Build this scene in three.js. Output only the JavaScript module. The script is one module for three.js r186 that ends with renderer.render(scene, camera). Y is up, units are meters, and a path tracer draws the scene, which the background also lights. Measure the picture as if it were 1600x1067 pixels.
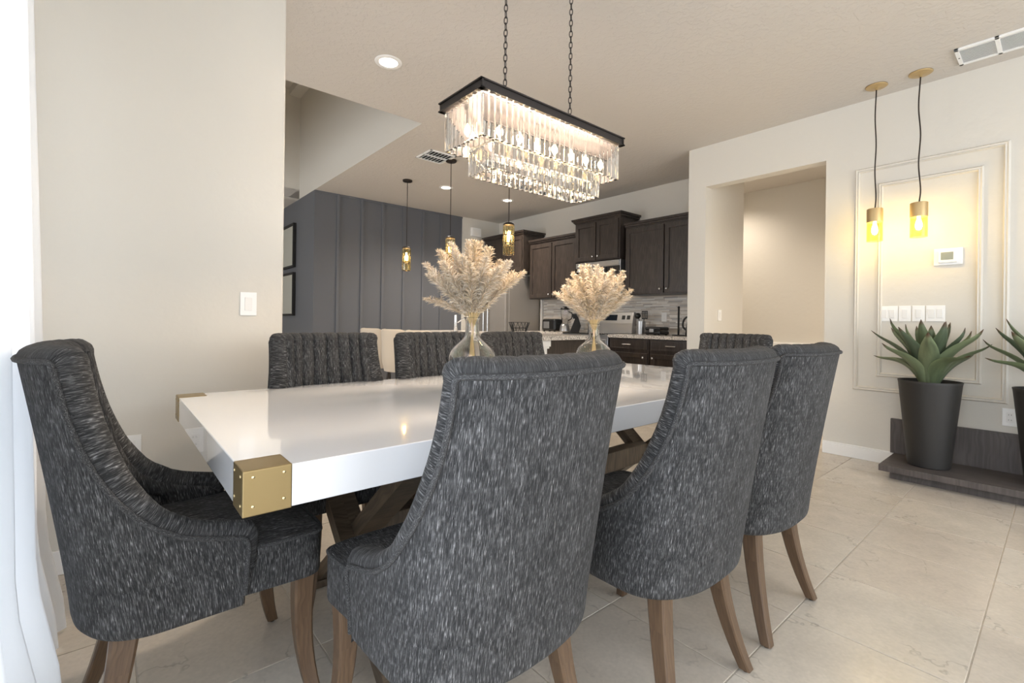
import * as THREE from 'three';
import { mergeGeometries, mergeVertices } from 'three/addons/utils/BufferGeometryUtils.js';
import { RoundedBoxGeometry } from 'three/addons/geometries/RoundedBoxGeometry.js';
import { RectAreaLightUniformsLib } from 'three/addons/lights/RectAreaLightUniformsLib.js';

// World: x runs along the table, z runs towards the camera side (the kitchen lies at negative z), metres.
// ---------------------------------------------------------------- camera, sky, daylight, exposure
const scene = new THREE.Scene();
const YAW = THREE.MathUtils.degToRad(40.48), ROLL = THREE.MathUtils.degToRad(0.7386), FOCAL = 738.8;
const camera = new THREE.PerspectiveCamera(2 * Math.atan(533.5 / FOCAL) * 180 / Math.PI, 1600 / 1067, 0.02, 60);
camera.position.set(0, 1.05, 0);
const camRight = new THREE.Vector3(Math.cos(YAW), 0, Math.sin(YAW));
camera.up.set(0, Math.cos(ROLL), 0).addScaledVector(camRight, -Math.sin(ROLL));
camera.lookAt(Math.sin(YAW), 1.05, -Math.cos(YAW));
camera.setViewOffset(1600, 1067, 0, 30.8, 1600, 1067);
camera.updateProjectionMatrix();

scene.background = new THREE.Color(0.86, 0.94, 1.0);
scene.backgroundIntensity = 2.6;

const renderer = new THREE.WebGLRenderer({ antialias: true });
renderer.toneMapping = THREE.LinearToneMapping;
renderer.toneMappingExposure = 0.95;
renderer.shadowMap.enabled = true;

RectAreaLightUniformsLib.init();
function daylight(name, color, intensity, w, h, from, to) {
  const l = new THREE.RectAreaLight(color, intensity, w, h);
  l.name = name; l.position.set(...from); l.lookAt(...to); scene.add(l);
  return l;
}
// daylight through three unseen glazed openings, placed to light the room, each as large as its opening
daylight('patio_door_daylight', 0xe4efff, 3.2, 2.9, 2.2, [-0.31, 1.2, -0.55], [3, 1.2, -0.55]);
daylight('unseen_rear_window_daylight', 0xf3f8ff, 3.7, 4.1, 2.2, [2.15, 1.4, 3.17], [2.15, 1.4, -3]);  // unseen window behind the camera, lights chair backs and table front
daylight('unseen_foyer_window_daylight', 0xf8faff, 6.0, 2.4, 2.0, [-2.56, 1.4, -5.2], [3, 1.4, -5.2]);  // unseen window in the foyer, lights the left side of the accent wall

// ---------------------------------------------------------------- helpers
let seed = 20240611;
const rnd = () => { seed = (seed + 0x6D2B79F5) | 0; let t = Math.imul(seed ^ (seed >>> 15), 1 | seed); t = (t + Math.imul(t ^ (t >>> 7), 61 | t)) ^ t; return ((t ^ (t >>> 14)) >>> 0) / 4294967296; };
const rr = (a, b) => a + (b - a) * rnd();
const clamp = (v, a, b) => Math.min(b, Math.max(a, v));
const sm = (a, b, x) => { const t = clamp((x - a) / (b - a), 0, 1); return t * t * (3 - 2 * t); };
const V = (x, y, z) => new THREE.Vector3(x, y, z);

const taken = {};
function numbered(n) { taken[n] = (taken[n] ?? -1) + 1; return taken[n] ? `${n}_${String(taken[n]).padStart(3, '0')}` : n; }
function tag(o, label, category, group) { o.userData.label = label; o.userData.category = category; if (group) o.userData.group = group; return o; }
function thing(name, label, category, pos = [0, 0, 0], turn = 0, group) {
  const g = new THREE.Group(); g.name = numbered(name); g.position.set(...pos); g.rotation.y = turn; scene.add(g);
  return tag(g, label, category, group);
}
function clean(g) {
  g = g.index ? g.toNonIndexed() : g;
  for (const k of Object.keys(g.attributes)) if (!['position', 'normal', 'uv', 'color'].includes(k)) g.deleteAttribute(k);
  if (!g.attributes.normal) g.computeVertexNormals();
  if (!g.attributes.uv) g.setAttribute('uv', new THREE.BufferAttribute(new Float32Array(g.attributes.position.count * 2), 2));
  return g;
}
const merge = (list) => list.length === 1 ? list[0] : mergeGeometries(list.map(clean));
function part(name, geo, mat, parent) {
  const m = new THREE.Mesh(Array.isArray(geo) ? merge(geo) : geo, mat);
  m.name = name; m.castShadow = m.receiveShadow = true; (parent ?? scene).add(m);
  return m;
}
function struct(name, geo, mat, parent) {
  const m = part(name, geo, mat, parent);
  if (!parent) { m.userData.kind = 'structure'; }
  return m;
}
// planar uv in metres from the dominant direction of every face; upright faces have v upwards
function boxUV(g, off = 0) {
  g = clean(g);
  const p = g.attributes.position, uv = g.attributes.uv, a = V(), b = V(), c = V();
  for (let i = 0; i < p.count; i += 3) {
    a.fromBufferAttribute(p, i); b.fromBufferAttribute(p, i + 1); c.fromBufferAttribute(p, i + 2);
    const n = b.clone().sub(a).cross(c.clone().sub(a)), x = Math.abs(n.x), y = Math.abs(n.y), z = Math.abs(n.z);
    for (let k = 0; k < 3; k++) {
      const q = [a, b, c][k];
      if (y >= x && y >= z) uv.setXY(i + k, q.x + off, q.z + off); else if (x >= z) uv.setXY(i + k, q.z + off, q.y + off); else uv.setXY(i + k, q.x + off, q.y + off);
    }
  }
  return g;
}
// a box from corner to corner, edges rounded by r
function bx(x0, x1, y0, y1, z0, z1, r = 0) {
  const w = Math.abs(x1 - x0), h = Math.abs(y1 - y0), d = Math.abs(z1 - z0);
  const g = r > 0 ? new RoundedBoxGeometry(w, h, d, 2, Math.min(r, w / 2.01, h / 2.01, d / 2.01)) : new THREE.BoxGeometry(w, h, d);
  g.translate((x0 + x1) / 2, (y0 + y1) / 2, (z0 + z1) / 2);
  return boxUV(g);
}
const cyl = (r0, r1, h, x, y, z, n = 20) => { const g = new THREE.CylinderGeometry(r1, r0, h, n); g.translate(x, y, z); return g; };
function tube(pts, r, n = 24, k = 8, closed = false) {
  return new THREE.TubeGeometry(new THREE.CatmullRomCurve3(pts.map((p) => Array.isArray(p) ? V(...p) : p), closed, 'centripetal'), n, r, k, closed);
}
function bar(p, q, w, h, up = V(0, 1, 0)) {          // a square bar from p to q
  const a = V(...p), b = V(...q), d = b.clone().sub(a), l = d.length(), g = new THREE.BoxGeometry(w, h, l);
  const m = new THREE.Matrix4().lookAt(b, a, up); m.setPosition(a.add(b).multiplyScalar(0.5));
  return boxUV(g).applyMatrix4(m);
}
const lathe = (pts, n = 40) => new THREE.LatheGeometry(pts.map(([r, y]) => new THREE.Vector2(r, y)), n);
function grid(nu, nv, f, uvf) {                        // f(i/nu, j/nv) -> Vector3
  const pos = [], uv = [], idx = [];
  for (let j = 0; j <= nv; j++) for (let i = 0; i <= nu; i++) {
    const p = f(i / nu, j / nv, i, j); pos.push(p.x, p.y, p.z);
    const t = uvf ? uvf(i / nu, j / nv, i, j, p) : [i / nu, j / nv]; uv.push(t[0], t[1]);
  }
  for (let j = 0; j < nv; j++) for (let i = 0; i < nu; i++) {
    const a = j * (nu + 1) + i, b = a + 1, c = a + nu + 1, d = c + 1;
    idx.push(a, b, d, a, d, c);
  }
  const g = new THREE.BufferGeometry();
  g.setAttribute('position', new THREE.Float32BufferAttribute(pos, 3)); g.setAttribute('uv', new THREE.Float32BufferAttribute(uv, 2));
  g.setIndex(idx); g.computeVertexNormals();
  return g;
}
// loft of square rings: rings = [[centre, halfWidthX, halfWidthZ]], chamfered corners
function squareLoft(rings, ch = 0.22) {
  const pos = [], idx = [], n = 8, uv = [];
  for (const [c, hx, hz] of rings) {
    const cx = hx * (1 - ch), cz = hz * (1 - ch);
    for (const [x, z] of [[cx, hz], [hx, cz], [hx, -cz], [cx, -hz], [-cx, -hz], [-hx, -cz], [-hx, cz], [-cx, hz]]) { pos.push(c.x + x, c.y, c.z + z); uv.push((x + z) * 1, c.y); }
  }
  for (let j = 0; j < rings.length - 1; j++) for (let i = 0; i < n; i++) {
    const a = j * n + i, b = j * n + (i + 1) % n, c = a + n, d = b + n; idx.push(a, c, b, b, c, d);
  }
  for (let i = 1; i < n - 1; i++) { idx.push(0, i, i + 1); const t = (rings.length - 1) * n; idx.push(t, t + i + 1, t + i); }
  let g = new THREE.BufferGeometry();
  g.setAttribute('position', new THREE.Float32BufferAttribute(pos, 3)); g.setAttribute('uv', new THREE.Float32BufferAttribute(uv, 2)); g.setIndex(idx);
  g = g.toNonIndexed(); g.computeVertexNormals();
  return g;
}

// ---------------------------------------------------------------- textures
function canvasTexture(px, fn, metres, srgb = true) {
  const data = new Uint8Array(px * px * 4); fn(data, px);
  const t = new THREE.DataTexture(data, px, px, THREE.RGBAFormat);
  t.wrapS = t.wrapT = THREE.RepeatWrapping; t.magFilter = THREE.LinearFilter; t.minFilter = THREE.LinearMipmapLinearFilter; t.generateMipmaps = true;
  if (srgb) t.colorSpace = THREE.SRGBColorSpace;
  t.repeat.set(1 / metres, 1 / metres); t.needsUpdate = true;
  return t;
}
function noiseGrid(n) { const a = new Float32Array(n * n); for (let i = 0; i < a.length; i++) a[i] = rnd(); return a; }
function sampleNoise(a, n, x, y) {
  const xi = Math.floor(x), yi = Math.floor(y), fx = x - xi, fy = y - yi, s = (t) => t * t * (3 - 2 * t);
  const at = (i, j) => a[((j % n) + n) % n * n + ((i % n) + n) % n];
  const u = s(fx), v = s(fy);
  return (at(xi, yi) * (1 - u) + at(xi + 1, yi) * u) * (1 - v) + (at(xi, yi + 1) * (1 - u) + at(xi + 1, yi + 1) * u) * v;
}
function fbm(px, cells, octaves, stretch = 1) {       // tiling noise field, 0..1
  const out = new Float32Array(px * px); let amp = 1, tot = 0;
  for (let o = 0; o < octaves; o++) {
    const n = cells << o, g = noiseGrid(n);
    for (let y = 0; y < px; y++) for (let x = 0; x < px; x++) out[y * px + x] += amp * sampleNoise(g, n, x / px * n, y / px * n * stretch);
    tot += amp; amp *= 0.5;
  }
  for (let i = 0; i < out.length; i++) out[i] /= tot;
  return out;
}
const put = (d, i, r, g, b) => { d[i * 4] = r; d[i * 4 + 1] = g; d[i * 4 + 2] = b; d[i * 4 + 3] = 255; };

// charcoal melange upholstery: dark ground with upright pale flecks
const fabricField = new Float32Array(1024 * 1024);
{
  const n1 = noiseGrid(512), n2 = noiseGrid(256), wide = fbm(1024, 12, 2);
  for (let y = 0; y < 1024; y++) for (let x = 0; x < 1024; x++) {
    const a = sampleNoise(n1, 512, x / 2, y / 22), b = sampleNoise(n2, 256, x / 4, y / 40), i = y * 1024 + x;
    fabricField[i] = 0.055 + 0.30 * Math.pow(a, 2.0) * (0.45 + 0.9 * b) + 0.07 * (wide[i] - 0.5) + 0.05 * rnd();
  }
  for (let k = 0; k < 9000; k++) {
    const x0 = Math.floor(rnd() * 1024), y0 = Math.floor(rnd() * 1024), len = Math.floor(10 + rnd() * rnd() * 45), w = 1 + Math.floor(rnd() * 2), s = (rnd() < 0.15 ? 0.17 : 0.09) * (0.5 + rnd());
    let x = x0;
    for (let j = 0; j < len; j++) {
      if (rnd() < 0.05) x += rnd() < 0.5 ? 1 : -1;
      const fade = Math.min(1, j / 4, (len - j) / 4) * (0.55 + 0.45 * rnd());
      for (let i = 0; i < w; i++) { const q = ((y0 + j) & 1023) * 1024 + ((x + i) & 1023); fabricField[q] = Math.min(1, fabricField[q] + s * fade); }
    }
  }
}
const fabricMap = canvasTexture(1024, (d) => { for (let i = 0; i < 1024 * 1024; i++) { const v = 255 * clamp(fabricField[i] * 1.04 + 0.03, 0, 1); put(d, i, v * 1.01, v, v); } }, 0.46);
const fabricBump = canvasTexture(1024, (d) => { for (let i = 0; i < 1024 * 1024; i++) { const v = 255 * clamp(fabricField[i] * 1.4, 0, 1); put(d, i, v, v, v); } }, 0.46, false);
const plaster = (() => { const f = fbm(512, 24, 4); return canvasTexture(512, (d) => { for (let i = 0; i < f.length; i++) { const v = 255 * f[i]; put(d, i, v, v, v); } }, 0.9, false); })();
const knock = (() => { const f = fbm(512, 40, 3); return canvasTexture(512, (d) => { for (let i = 0; i < f.length; i++) { const v = 255 * sm(0.42, 0.62, f[i]); put(d, i, v, v, v); } }, 0.9, false); })();
function stoneTexture(r, g, b, amt) {
  const f = fbm(512, 5, 5), h = fbm(512, 48, 2), w1 = fbm(512, 3, 5), w2 = fbm(512, 4, 5);
  return canvasTexture(512, (d) => {
    for (let i = 0; i < f.length; i++) {
      const vein = Math.max(0, 1 - Math.abs(w1[i] - 0.5) * 60) * sm(0.5, 0.7, w2[i]);
      const k = 1 + amt * (f[i] - 0.5) * 2 + 0.06 * (h[i] - 0.5) - 0.13 * vein; put(d, i, clamp(r * k, 0, 255), clamp(g * k, 0, 255), clamp(b * k, 0, 255));
    }
  }, 1);
}
function woodTexture(c0, c1, metres, cells = 64) {     // grain along v
  const px = 512, f = new Float32Array(px * px), a = noiseGrid(cells), b = noiseGrid(cells * 2), c = noiseGrid(8);
  for (let y = 0; y < px; y++) for (let x = 0; x < px; x++) {
    const wob = sampleNoise(c, 8, x / px * 8, y / px * 8) * 3;
    f[y * px + x] = 0.55 * sampleNoise(a, cells, x / px * cells + wob, y / px * 4) + 0.3 * sampleNoise(b, cells * 2, x / px * cells * 2, y / px * 8) + 0.15 * sampleNoise(c, 8, x / px * 8, y / px * 8);
  }
  return canvasTexture(px, (d) => { for (let i = 0; i < f.length; i++) { const t = clamp((f[i] - 0.25) * 1.9, 0, 1); put(d, i, c0[0] + (c1[0] - c0[0]) * t, c0[1] + (c1[1] - c0[1]) * t, c0[2] + (c1[2] - c0[2]) * t); } }, metres);
}
const graniteTex = (() => {
  const f = fbm(512, 60, 3), h = fbm(512, 90, 2);
  return canvasTexture(512, (d) => { for (let i = 0; i < f.length; i++) { let v = 198 + 50 * (f[i] - 0.5); if (h[i] < 0.34) v = 95 + 60 * h[i]; else if (h[i] > 0.68) v = 232; put(d, i, v, v * 0.965, v * 0.92); } }, 0.5);
})();

// ---------------------------------------------------------------- materials
const std = (o) => new THREE.MeshStandardMaterial(o);
const phys = (o) => new THREE.MeshPhysicalMaterial(o);
const M = {
  wall: std({ color: 0xd8d3c9, roughness: 0.88, bumpMap: plaster, bumpScale: 0.0012 }),
  ceiling: std({ color: 0xccc6be, roughness: 0.95, bumpMap: knock, bumpScale: 0.0009 }),
  accent: std({ color: 0x626469, roughness: 0.6 }),
  white: std({ color: 0xeeece8, roughness: 0.5 }),
  plate: std({ color: 0xf2f1ee, roughness: 0.35 }),
  grout: std({ color: 0xcfc6b9, roughness: 0.9 }),
  fabric: std({ map: fabricMap, bumpMap: fabricBump, bumpScale: 0.0012, roughness: 0.95 }),
  fabricPipe: std({ map: fabricMap, roughness: 0.95 }),
  under: std({ color: 0x1a1918, roughness: 1 }),
  leg: std({ map: woodTexture([84, 64, 47], [103, 81, 60], 0.25), roughness: 0.42 }),
  glide: std({ color: 0x15130f, roughness: 0.6 }),
  lacquer: phys({ color: 0xe9e9ea, roughness: 0.16, clearcoat: 1, clearcoatRoughness: 0.03 }),
  brass: std({ color: 0x93805a, metalness: 0.9, roughness: 0.38 }),
  lampBrass: std({ color: 0xc4aa7c, metalness: 0.65, roughness: 0.42 }),
  brassRivet: std({ color: 0xd9c79a, metalness: 0.9, roughness: 0.25 }),
  trestle: std({ map: woodTexture([72, 61, 49], [102, 87, 70], 0.4), roughness: 0.4 }),
  cabinet: std({ map: woodTexture([47, 40, 36], [70, 61, 55], 0.5), roughness: 0.38 }),
  stand: std({ map: woodTexture([76, 69, 66], [96, 88, 84], 0.6), roughness: 0.5 }),
  nickel: std({ color: 0xd6d6d4, metalness: 1, roughness: 0.22 }),
  steel: std({ color: 0xb8b8b8, metalness: 0.9, roughness: 0.32 }),
  fridge: std({ color: 0x9a958f, metalness: 0.35, roughness: 0.45 }),
  black: std({ color: 0x141414, roughness: 0.35 }),
  blackMatte: std({ color: 0x1c1b1a, roughness: 0.7 }),
  blackGlass: phys({ color: 0x060606, roughness: 0.08, clearcoat: 1 }),
  bronze: std({ color: 0x37302b, metalness: 0.7, roughness: 0.45 }),
  frameMetal: std({ color: 0x3b3634, metalness: 0.5, roughness: 0.5 }),
  granite: std({ map: graniteTex, roughness: 0.25 }),
  crystal: phys({ color: 0xffffff, roughness: 0.02, transmission: 1, thickness: 0.02, ior: 1.5 }),
  amber: phys({ color: 0xfff0b4, roughness: 0.03, transmission: 1, thickness: 0, ior: 1.45, side: THREE.DoubleSide }),
  goldCrystal: phys({ color: 0xfff1c4, roughness: 0.03, transmission: 1, thickness: 0.01, ior: 1.5 }),
  vase: phys({ color: 0xffffff, roughness: 0.01, transmission: 1, thickness: 0.004, ior: 1.48, iridescence: 0.35, iridescenceIOR: 1.4, iridescenceThicknessRange: [200, 420] }),
  pane: phys({ color: 0xffffff, roughness: 0, transmission: 1, thickness: 0, ior: 1.45 }),
  sheer: phys({ color: 0xf4f5f6, roughness: 1, transmission: 0.17, thickness: 0, side: THREE.DoubleSide }),
  cream: std({ color: 0xc6b9a7, roughness: 0.9 }),
  darkLeg: std({ color: 0x2a2018, roughness: 0.4 }),
  pot: std({ color: 0x2b2927, roughness: 0.55, bumpMap: plaster, bumpScale: 0.0008 }),
  soil: std({ color: 0x1e1a15, roughness: 1 }),
  mirror: std({ color: 0xe6ebe6, metalness: 1, roughness: 0.03 }),
  lcd: std({ color: 0x8d938c, roughness: 0.2 }),
  bulb: std({ color: 0xfff0d0, emissive: 0xffd890, emissiveIntensity: 32, roughness: 0.4 }),
  amberBulb: std({ color: 0xfff0d0, emissive: 0xffe9bb, emissiveIntensity: 16, roughness: 0.4 }),
  canGlow: std({ color: 0xffffff, emissive: 0xfff1dc, emissiveIntensity: 9, roughness: 0.5 }),
  display: std({ color: 0x0a0c0e, emissive: 0x3a6a90, emissiveIntensity: 0.03, roughness: 0.15 }),
};
const tileMats = [[204, 194, 180], [200, 189, 174], [208, 199, 186], [202, 191, 177]].map(([r, g, b], i) => std({ map: stoneTexture(r, g, b, 0.045), roughness: 0.24, name: `tile_${i}` }));

// ---------------------------------------------------------------- room shell
const CH = 2.835;                                    // ceiling height
{
  const floor = struct('floor', bx(-2.9, 7.0, -0.12, -0.003, -9.3, 3.5), M.grout);
  const P = 0.4572, g0 = new RoundedBoxGeometry(P - 0.004, 0.008, P - 0.004, 1, 0.0015); g0.translate(0, -0.004, 0);
  const uv = g0.attributes.uv, p = g0.attributes.position;
  for (let i = 0; i < p.count; i++) uv.setXY(i, p.getX(i) / P + 0.5, p.getZ(i) / P + 0.5);
  const rest = [];
  for (let i = -7; i < 16; i++) for (let j = -8; j < 21; j++) {
    const x = 1.445 + (i - 3.5 + 0.5) * P + P / 2 - 0.0, b = 0.184 + (j + 0.5) * P;
    if (x > 6.9 || b > 9.2 || x < -2.8) continue;
    const shown = b > -0.1 && b < 5.2 && x > -0.35 && x < 5.3 && (x + b * 1.2 > 0.9);
    const turn = Math.floor(rnd() * 4), k = Math.floor(rnd() * 4);
    if (shown) { const m = part('tile', g0, tileMats[k], floor); m.position.set(x, 0, -b); m.rotation.y = turn * Math.PI / 2; }
    else { const g = g0.clone(); g.rotateY(turn * Math.PI / 2); g.translate(x, 0, -b); rest.push(g); }
  }
  const r = part('far_tiles', merge(rest), tileMats[0], floor); r.userData.kind = 'stuff';
}
struct('ceiling', [bx(-2.9, 7.0, CH, CH + 0.14, -3.8, 3.5), bx(2.144, 7.0, CH, CH + 0.14, -9.3, -3.8), bx(-2.9, 2.144, CH, CH + 0.14, -9.3, -7.42), bx(-2.9, 0.5, CH, CH + 0.14, -7.42, -3.8)], M.ceiling);  // last slab is out of view, keeps foyer daylight out of the stairwell
struct('wall_left', [   // the window wall beside the head of the table, with a patio door opening
  bx(-0.45, -0.32, 0, CH, -2.65, -1.95), bx(-0.45, -0.32, 2.32, CH, -1.95, 0.9), bx(-0.45, -0.32, 0, CH, 0.9, 3.33)], M.wall);
struct('wall_divider', bx(-2.9, 0.692, 0, CH, -2.77, -2.65, 0.012), M.wall);
struct('wall_rear', [   // unseen, behind the camera; set back so its window lights the chairs evenly
  bx(-0.45, 0.1, 0, CH, 3.2, 3.33), bx(4.2, 4.66, 0, CH, 3.2, 3.33), bx(0.1, 4.2, 0, 0.3, 3.2, 3.33), bx(0.1, 4.2, 2.5, CH, 3.2, 3.33)], M.wall);
struct('wall_right', [
  bx(4.54, 4.66, 0, CH, -1.309, 3.33), bx(4.54, 4.66, 2.427, CH, -2.354, -1.309), bx(4.54, 5.40, 0, CH, -2.537, -2.354)], M.wall);
struct('wall_kitchen', bx(5.40, 5.52, 0, CH, -6.74, -2.45), M.wall);
struct('wall_kitchen_end', bx(4.60, 5.52, 0, CH, -6.90, -6.72), M.wall);
struct('wall_hall', [bx(6.56, 6.70, 0, CH, -4.2, 0.6), bx(5.52, 6.70, 0, CH, -4.3, -4.2), bx(4.66, 6.70, 0, CH, 0.6, 0.72)], M.wall);
struct('trim_1', bx(6.515, 6.56, 0.77, 0.83, -4.2, 0.6, 0.006), M.white);     // white ledge along the hall wall
struct('wall_foyer', [  // out of view, window opening placed to light the accent wall
  bx(-2.75, -2.6, 0, 0.4, -9.2, -2.77), bx(-2.75, -2.6, 2.4, CH, -9.2, -2.77), bx(-2.75, -2.6, 0.4, 2.4, -4.0, -2.77), bx(-2.75, -2.6, 0.4, 2.4, -9.2, -6.4),
  bx(-2.75, 2.144, 0, CH, -9.2, -9.05)], M.wall);
struct('wall_stairwell', [bx(2.141, 2.26, CH + 0.0005, 4.5, -7.54, -3.795), bx(0.38, 2.144, CH - 0.004, 4.5, -7.54, -7.42), bx(0.38, 2.144, CH + 0.14, 4.5, -3.8, -3.68), bx(0.38, 2.26, 4.42, 4.55, -7.54, -3.68),
  bx(0.38, 0.5, CH + 0.14, 4.42, -7.42, -3.8)], M.wall);  // unseen left side, placed so the stairwell stays darker
struct('trim_2', bx(1.98, 2.144, 4.33, 4.42, -7.42, -3.8), M.wall);           // band under the stairwell ceiling
{ // charcoal board-and-batten wall
  const w = struct('wall_accent', bx(2.144, 4.60, 0, CH, -9.05, -6.74), M.accent);
  for (const x of [2.47, 2.823, 3.149, 3.5, 3.84, 4.176]) part('batten', bx(x - 0.019, x + 0.019, 0, CH - 0.002, -6.74, -6.718, 0.002), M.accent, w);
  part('top_rail', bx(2.15, 4.60, CH - 0.03, CH - 0.002, -6.74, -6.726), M.accent, w);
}
struct('baseboard_right', [bx(4.524, 4.54, 0, 0.085, -1.309, 1.6, 0.003), bx(4.528, 4.54, 0.085, 0.10, -1.309, 1.6, 0.003), bx(4.524, 4.54, 0, 0.10, -2.537, -2.354, 0.003)], M.white);
struct('baseboard_left', [bx(-0.3, 0.70, 0, 0.10, -2.65, -2.636, 0.003)], M.white);
struct('baseboard_hall', bx(4.66, 5.40, 0, 0.10, -2.354, -2.34, 0.003), M.white);

// picture-frame mouldings on the right wall
function moulding(name, b0, b1, y0, y1, w) {
  const prof = [[0, 0], [0.004, 0.012], [0.010, 0.020], [0.018, 0.016], [0.026, 0.020], [w - 0.002, 0.008], [w, 0]].map(([s, t]) => [s, t]);
  const ring = (s) => [[b0 - s, y0 + s], [b0 - s, y1 - s], [b1 + s, y1 - s], [b1 + s, y0 + s]];
  const pos = [], idx = [];
  for (const [s, t] of prof) for (const [b, y] of ring(s)) pos.push(4.54 - t, y, -b);
  for (let k = 0; k < prof.length - 1; k++) for (let i = 0; i < 4; i++) { const a = k * 4 + i, b = k * 4 + (i + 1) % 4; idx.push(a, b, b + 4, a, b + 4, a + 4); }
  let g = new THREE.BufferGeometry(); g.setAttribute('position', new THREE.Float32BufferAttribute(pos, 3)); g.setIndex(idx); g = g.toNonIndexed(); g.computeVertexNormals();
  struct(name, clean(g), M.wall);
}
moulding('trim_3', 1.105, 0.245, 0.545, 2.298, 0.034);
moulding('trim_4', 0.955, 0.37, 0.662, 2.16, 0.034);

// windows and the patio door (unseen, placed to light the chairs, table and accent wall)
function glazed(name, pts, horizontal) {               // pts: [fixed, from, to, y0, y1, panes]
  const [fx, s0, s1, y0, y1, n] = pts, B = (a0, a1, b0, b1, t) => horizontal ? bx(a0, a1, b0, b1, fx - t, fx + t) : bx(fx - t, fx + t, b0, b1, a0, a1);
  const f = [B(s0, s1, y0, y0 + 0.06, 0.035), B(s0, s1, y1 - 0.06, y1, 0.035)];
  for (let i = 0; i <= n; i++) { const c = s0 + (s1 - s0) * i / n; f.push(B(Math.max(s0, c - 0.03), Math.min(s1, c + 0.03), y0, y1, 0.034)); }
  const o = struct(name, f, M.white);
  for (let i = 0; i < n; i++) part('pane', B(s0 + (s1 - s0) * i / n + 0.03, s0 + (s1 - s0) * (i + 1) / n - 0.03, y0 + 0.06, y1 - 0.06, 0.003), M.pane, o);
}
glazed('door_1', [-0.385, -1.95, 0.9, 0.0, 2.32, 3], false);
glazed('window_1', [3.265, 0.1, 4.2, 0.3, 2.5, 4], true);
glazed('window_2', [-2.675, -6.4, -4.0, 0.4, 2.4, 3], false);

// sheer curtain at the patio door
{
  const fold = (s, v) => {
    const flare = 0.35 + 0.65 * sm(0.0, 1, 1 - v);
    return 0.03 * flare * Math.sin(s * 52) + 0.014 * flare * Math.sin(s * 117 + 1.3 + v * 2) + 0.02 * flare * Math.sin(s * 19 + 0.6);
  };
  const panel = (b0, b1, x0, ph) => {
    const g = grid(150, 26, (u, v) => {
      const s = b0 + (b1 - b0) * u, spread = 1 + 0.10 * sm(0, 1, 1 - v);
      return V(x0 + fold(s + ph, v) + 0.05 * sm(0.15, 0, v) + 0.02 * (1 - v), 0.012 + v * 2.63, -(b0 + (s - b0) * spread));
    }, (u, v) => [u * (b1 - b0), v * 2.6]);
    return g;
  };
  const t = thing('sheer_curtain', 'white sheer curtain hanging in folds to the floor at the left edge', 'curtain');
  part('panel', panel(0.72, 1.5, -0.235, 0.4), M.sheer, t);
  part('panel', panel(1.42, 2.10, -0.215, 0), M.sheer, t);
  part('curtain_rod', tube([[-0.20, 2.67, 1.0], [-0.20, 2.67, -2.6]], 0.012, 8, 10), M.frameMetal, t);
}

// ---------------------------------------------------------------- dining chairs
const backW = (y) => -0.268 - 0.092 * Math.pow(clamp((y - 0.37) / 0.59, 0, 1), 1.15);      // rearmost line of the shell (forward axis, negative = back)
const halfW = (y) => 0.258 + 0.008 * sm(0.36, 0.60, y);
const edgeTable = [[0.36, 0.05], [0.49, 0.06], [0.51, 0.058], [0.522, 0.047], [0.530, 0.02], [0.542, -0.03], [0.556, -0.07], [0.585, -0.117], [0.605, -0.14], [0.638, -0.168], [0.683, -0.201], [0.733, -0.226], [0.783, -0.247], [0.82, -0.259], [0.87, -0.272], [0.93, -0.2845], [0.950, -0.287], [0.955, -0.289], [0.957, -0.294]];
function edgeW(y) { for (let i = 1; i < edgeTable.length; i++) if (y <= edgeTable[i][0]) { const [a, p] = edgeTable[i - 1], [b, q] = edgeTable[i]; return p + (q - p) * (y - a) / (b - a); } return edgeTable.at(-1)[1]; }
function shellPoint(q, y) {                            // q -1..1 from left edge to right edge, returns [x, w, nx, nw] with the inward normal
  const D = 0.175, n = 2.5, W = halfW(y), wb = backW(y), wc = wb + D, we = edgeW(y);
  const at = (s) => {                                  // s: 0 centre back, 1 side point where the curve turns straight, >1 straight along the side
    if (s >= 1) return [W, wc + (s - 1) * 0.3];
    const ph = s * Math.PI / 2; return [W * Math.pow(Math.sin(ph), 2 / n), wc - D * Math.pow(Math.cos(ph), 2 / n)];
  };
  let lo = 0, hi = 3;
  for (let i = 0; i < 26; i++) { const m = (lo + hi) / 2; if (at(m)[1] < we) lo = m; else hi = m; }
  // even spacing along the curve, from a table of lengths
  const N = 40, end = lo; let len = [0], pts = [at(0)];
  for (let i = 1; i <= N; i++) { pts.push(at(end * i / N)); len.push(len[i - 1] + Math.hypot(pts[i][0] - pts[i - 1][0], pts[i][1] - pts[i - 1][1])); }
  const L = len[N] * Math.abs(q); let k = 1; while (k < N && len[k] < L) k++;
  const f = clamp((L - len[k - 1]) / Math.max(1e-6, len[k] - len[k - 1]), 0, 1), x = pts[k - 1][0] + (pts[k][0] - pts[k - 1][0]) * f, w = pts[k - 1][1] + (pts[k][1] - pts[k - 1][1]) * f;
  const tx = pts[k][0] - pts[k - 1][0], tw = pts[k][1] - pts[k - 1][1], tl = Math.hypot(tx, tw) || 1, sg = q < 0 ? -1 : 1;
  return { x: sg * x, w, nx: -sg * tw / tl, nw: tx / tl, tx: sg * tx / tl, tw: tw / tl, arc: sg * L };
}
const CHN = 8, Y0 = 0.372, YT = 0.957, SEATY = 0.44;
const spread = (stops) => { const o = []; stops.forEach(([a, b, n], k) => { for (let i = 0; i < n; i++) o.push(a + (b - a) * i / n); if (k === stops.length - 1) o.push(b); }); return o; };
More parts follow.
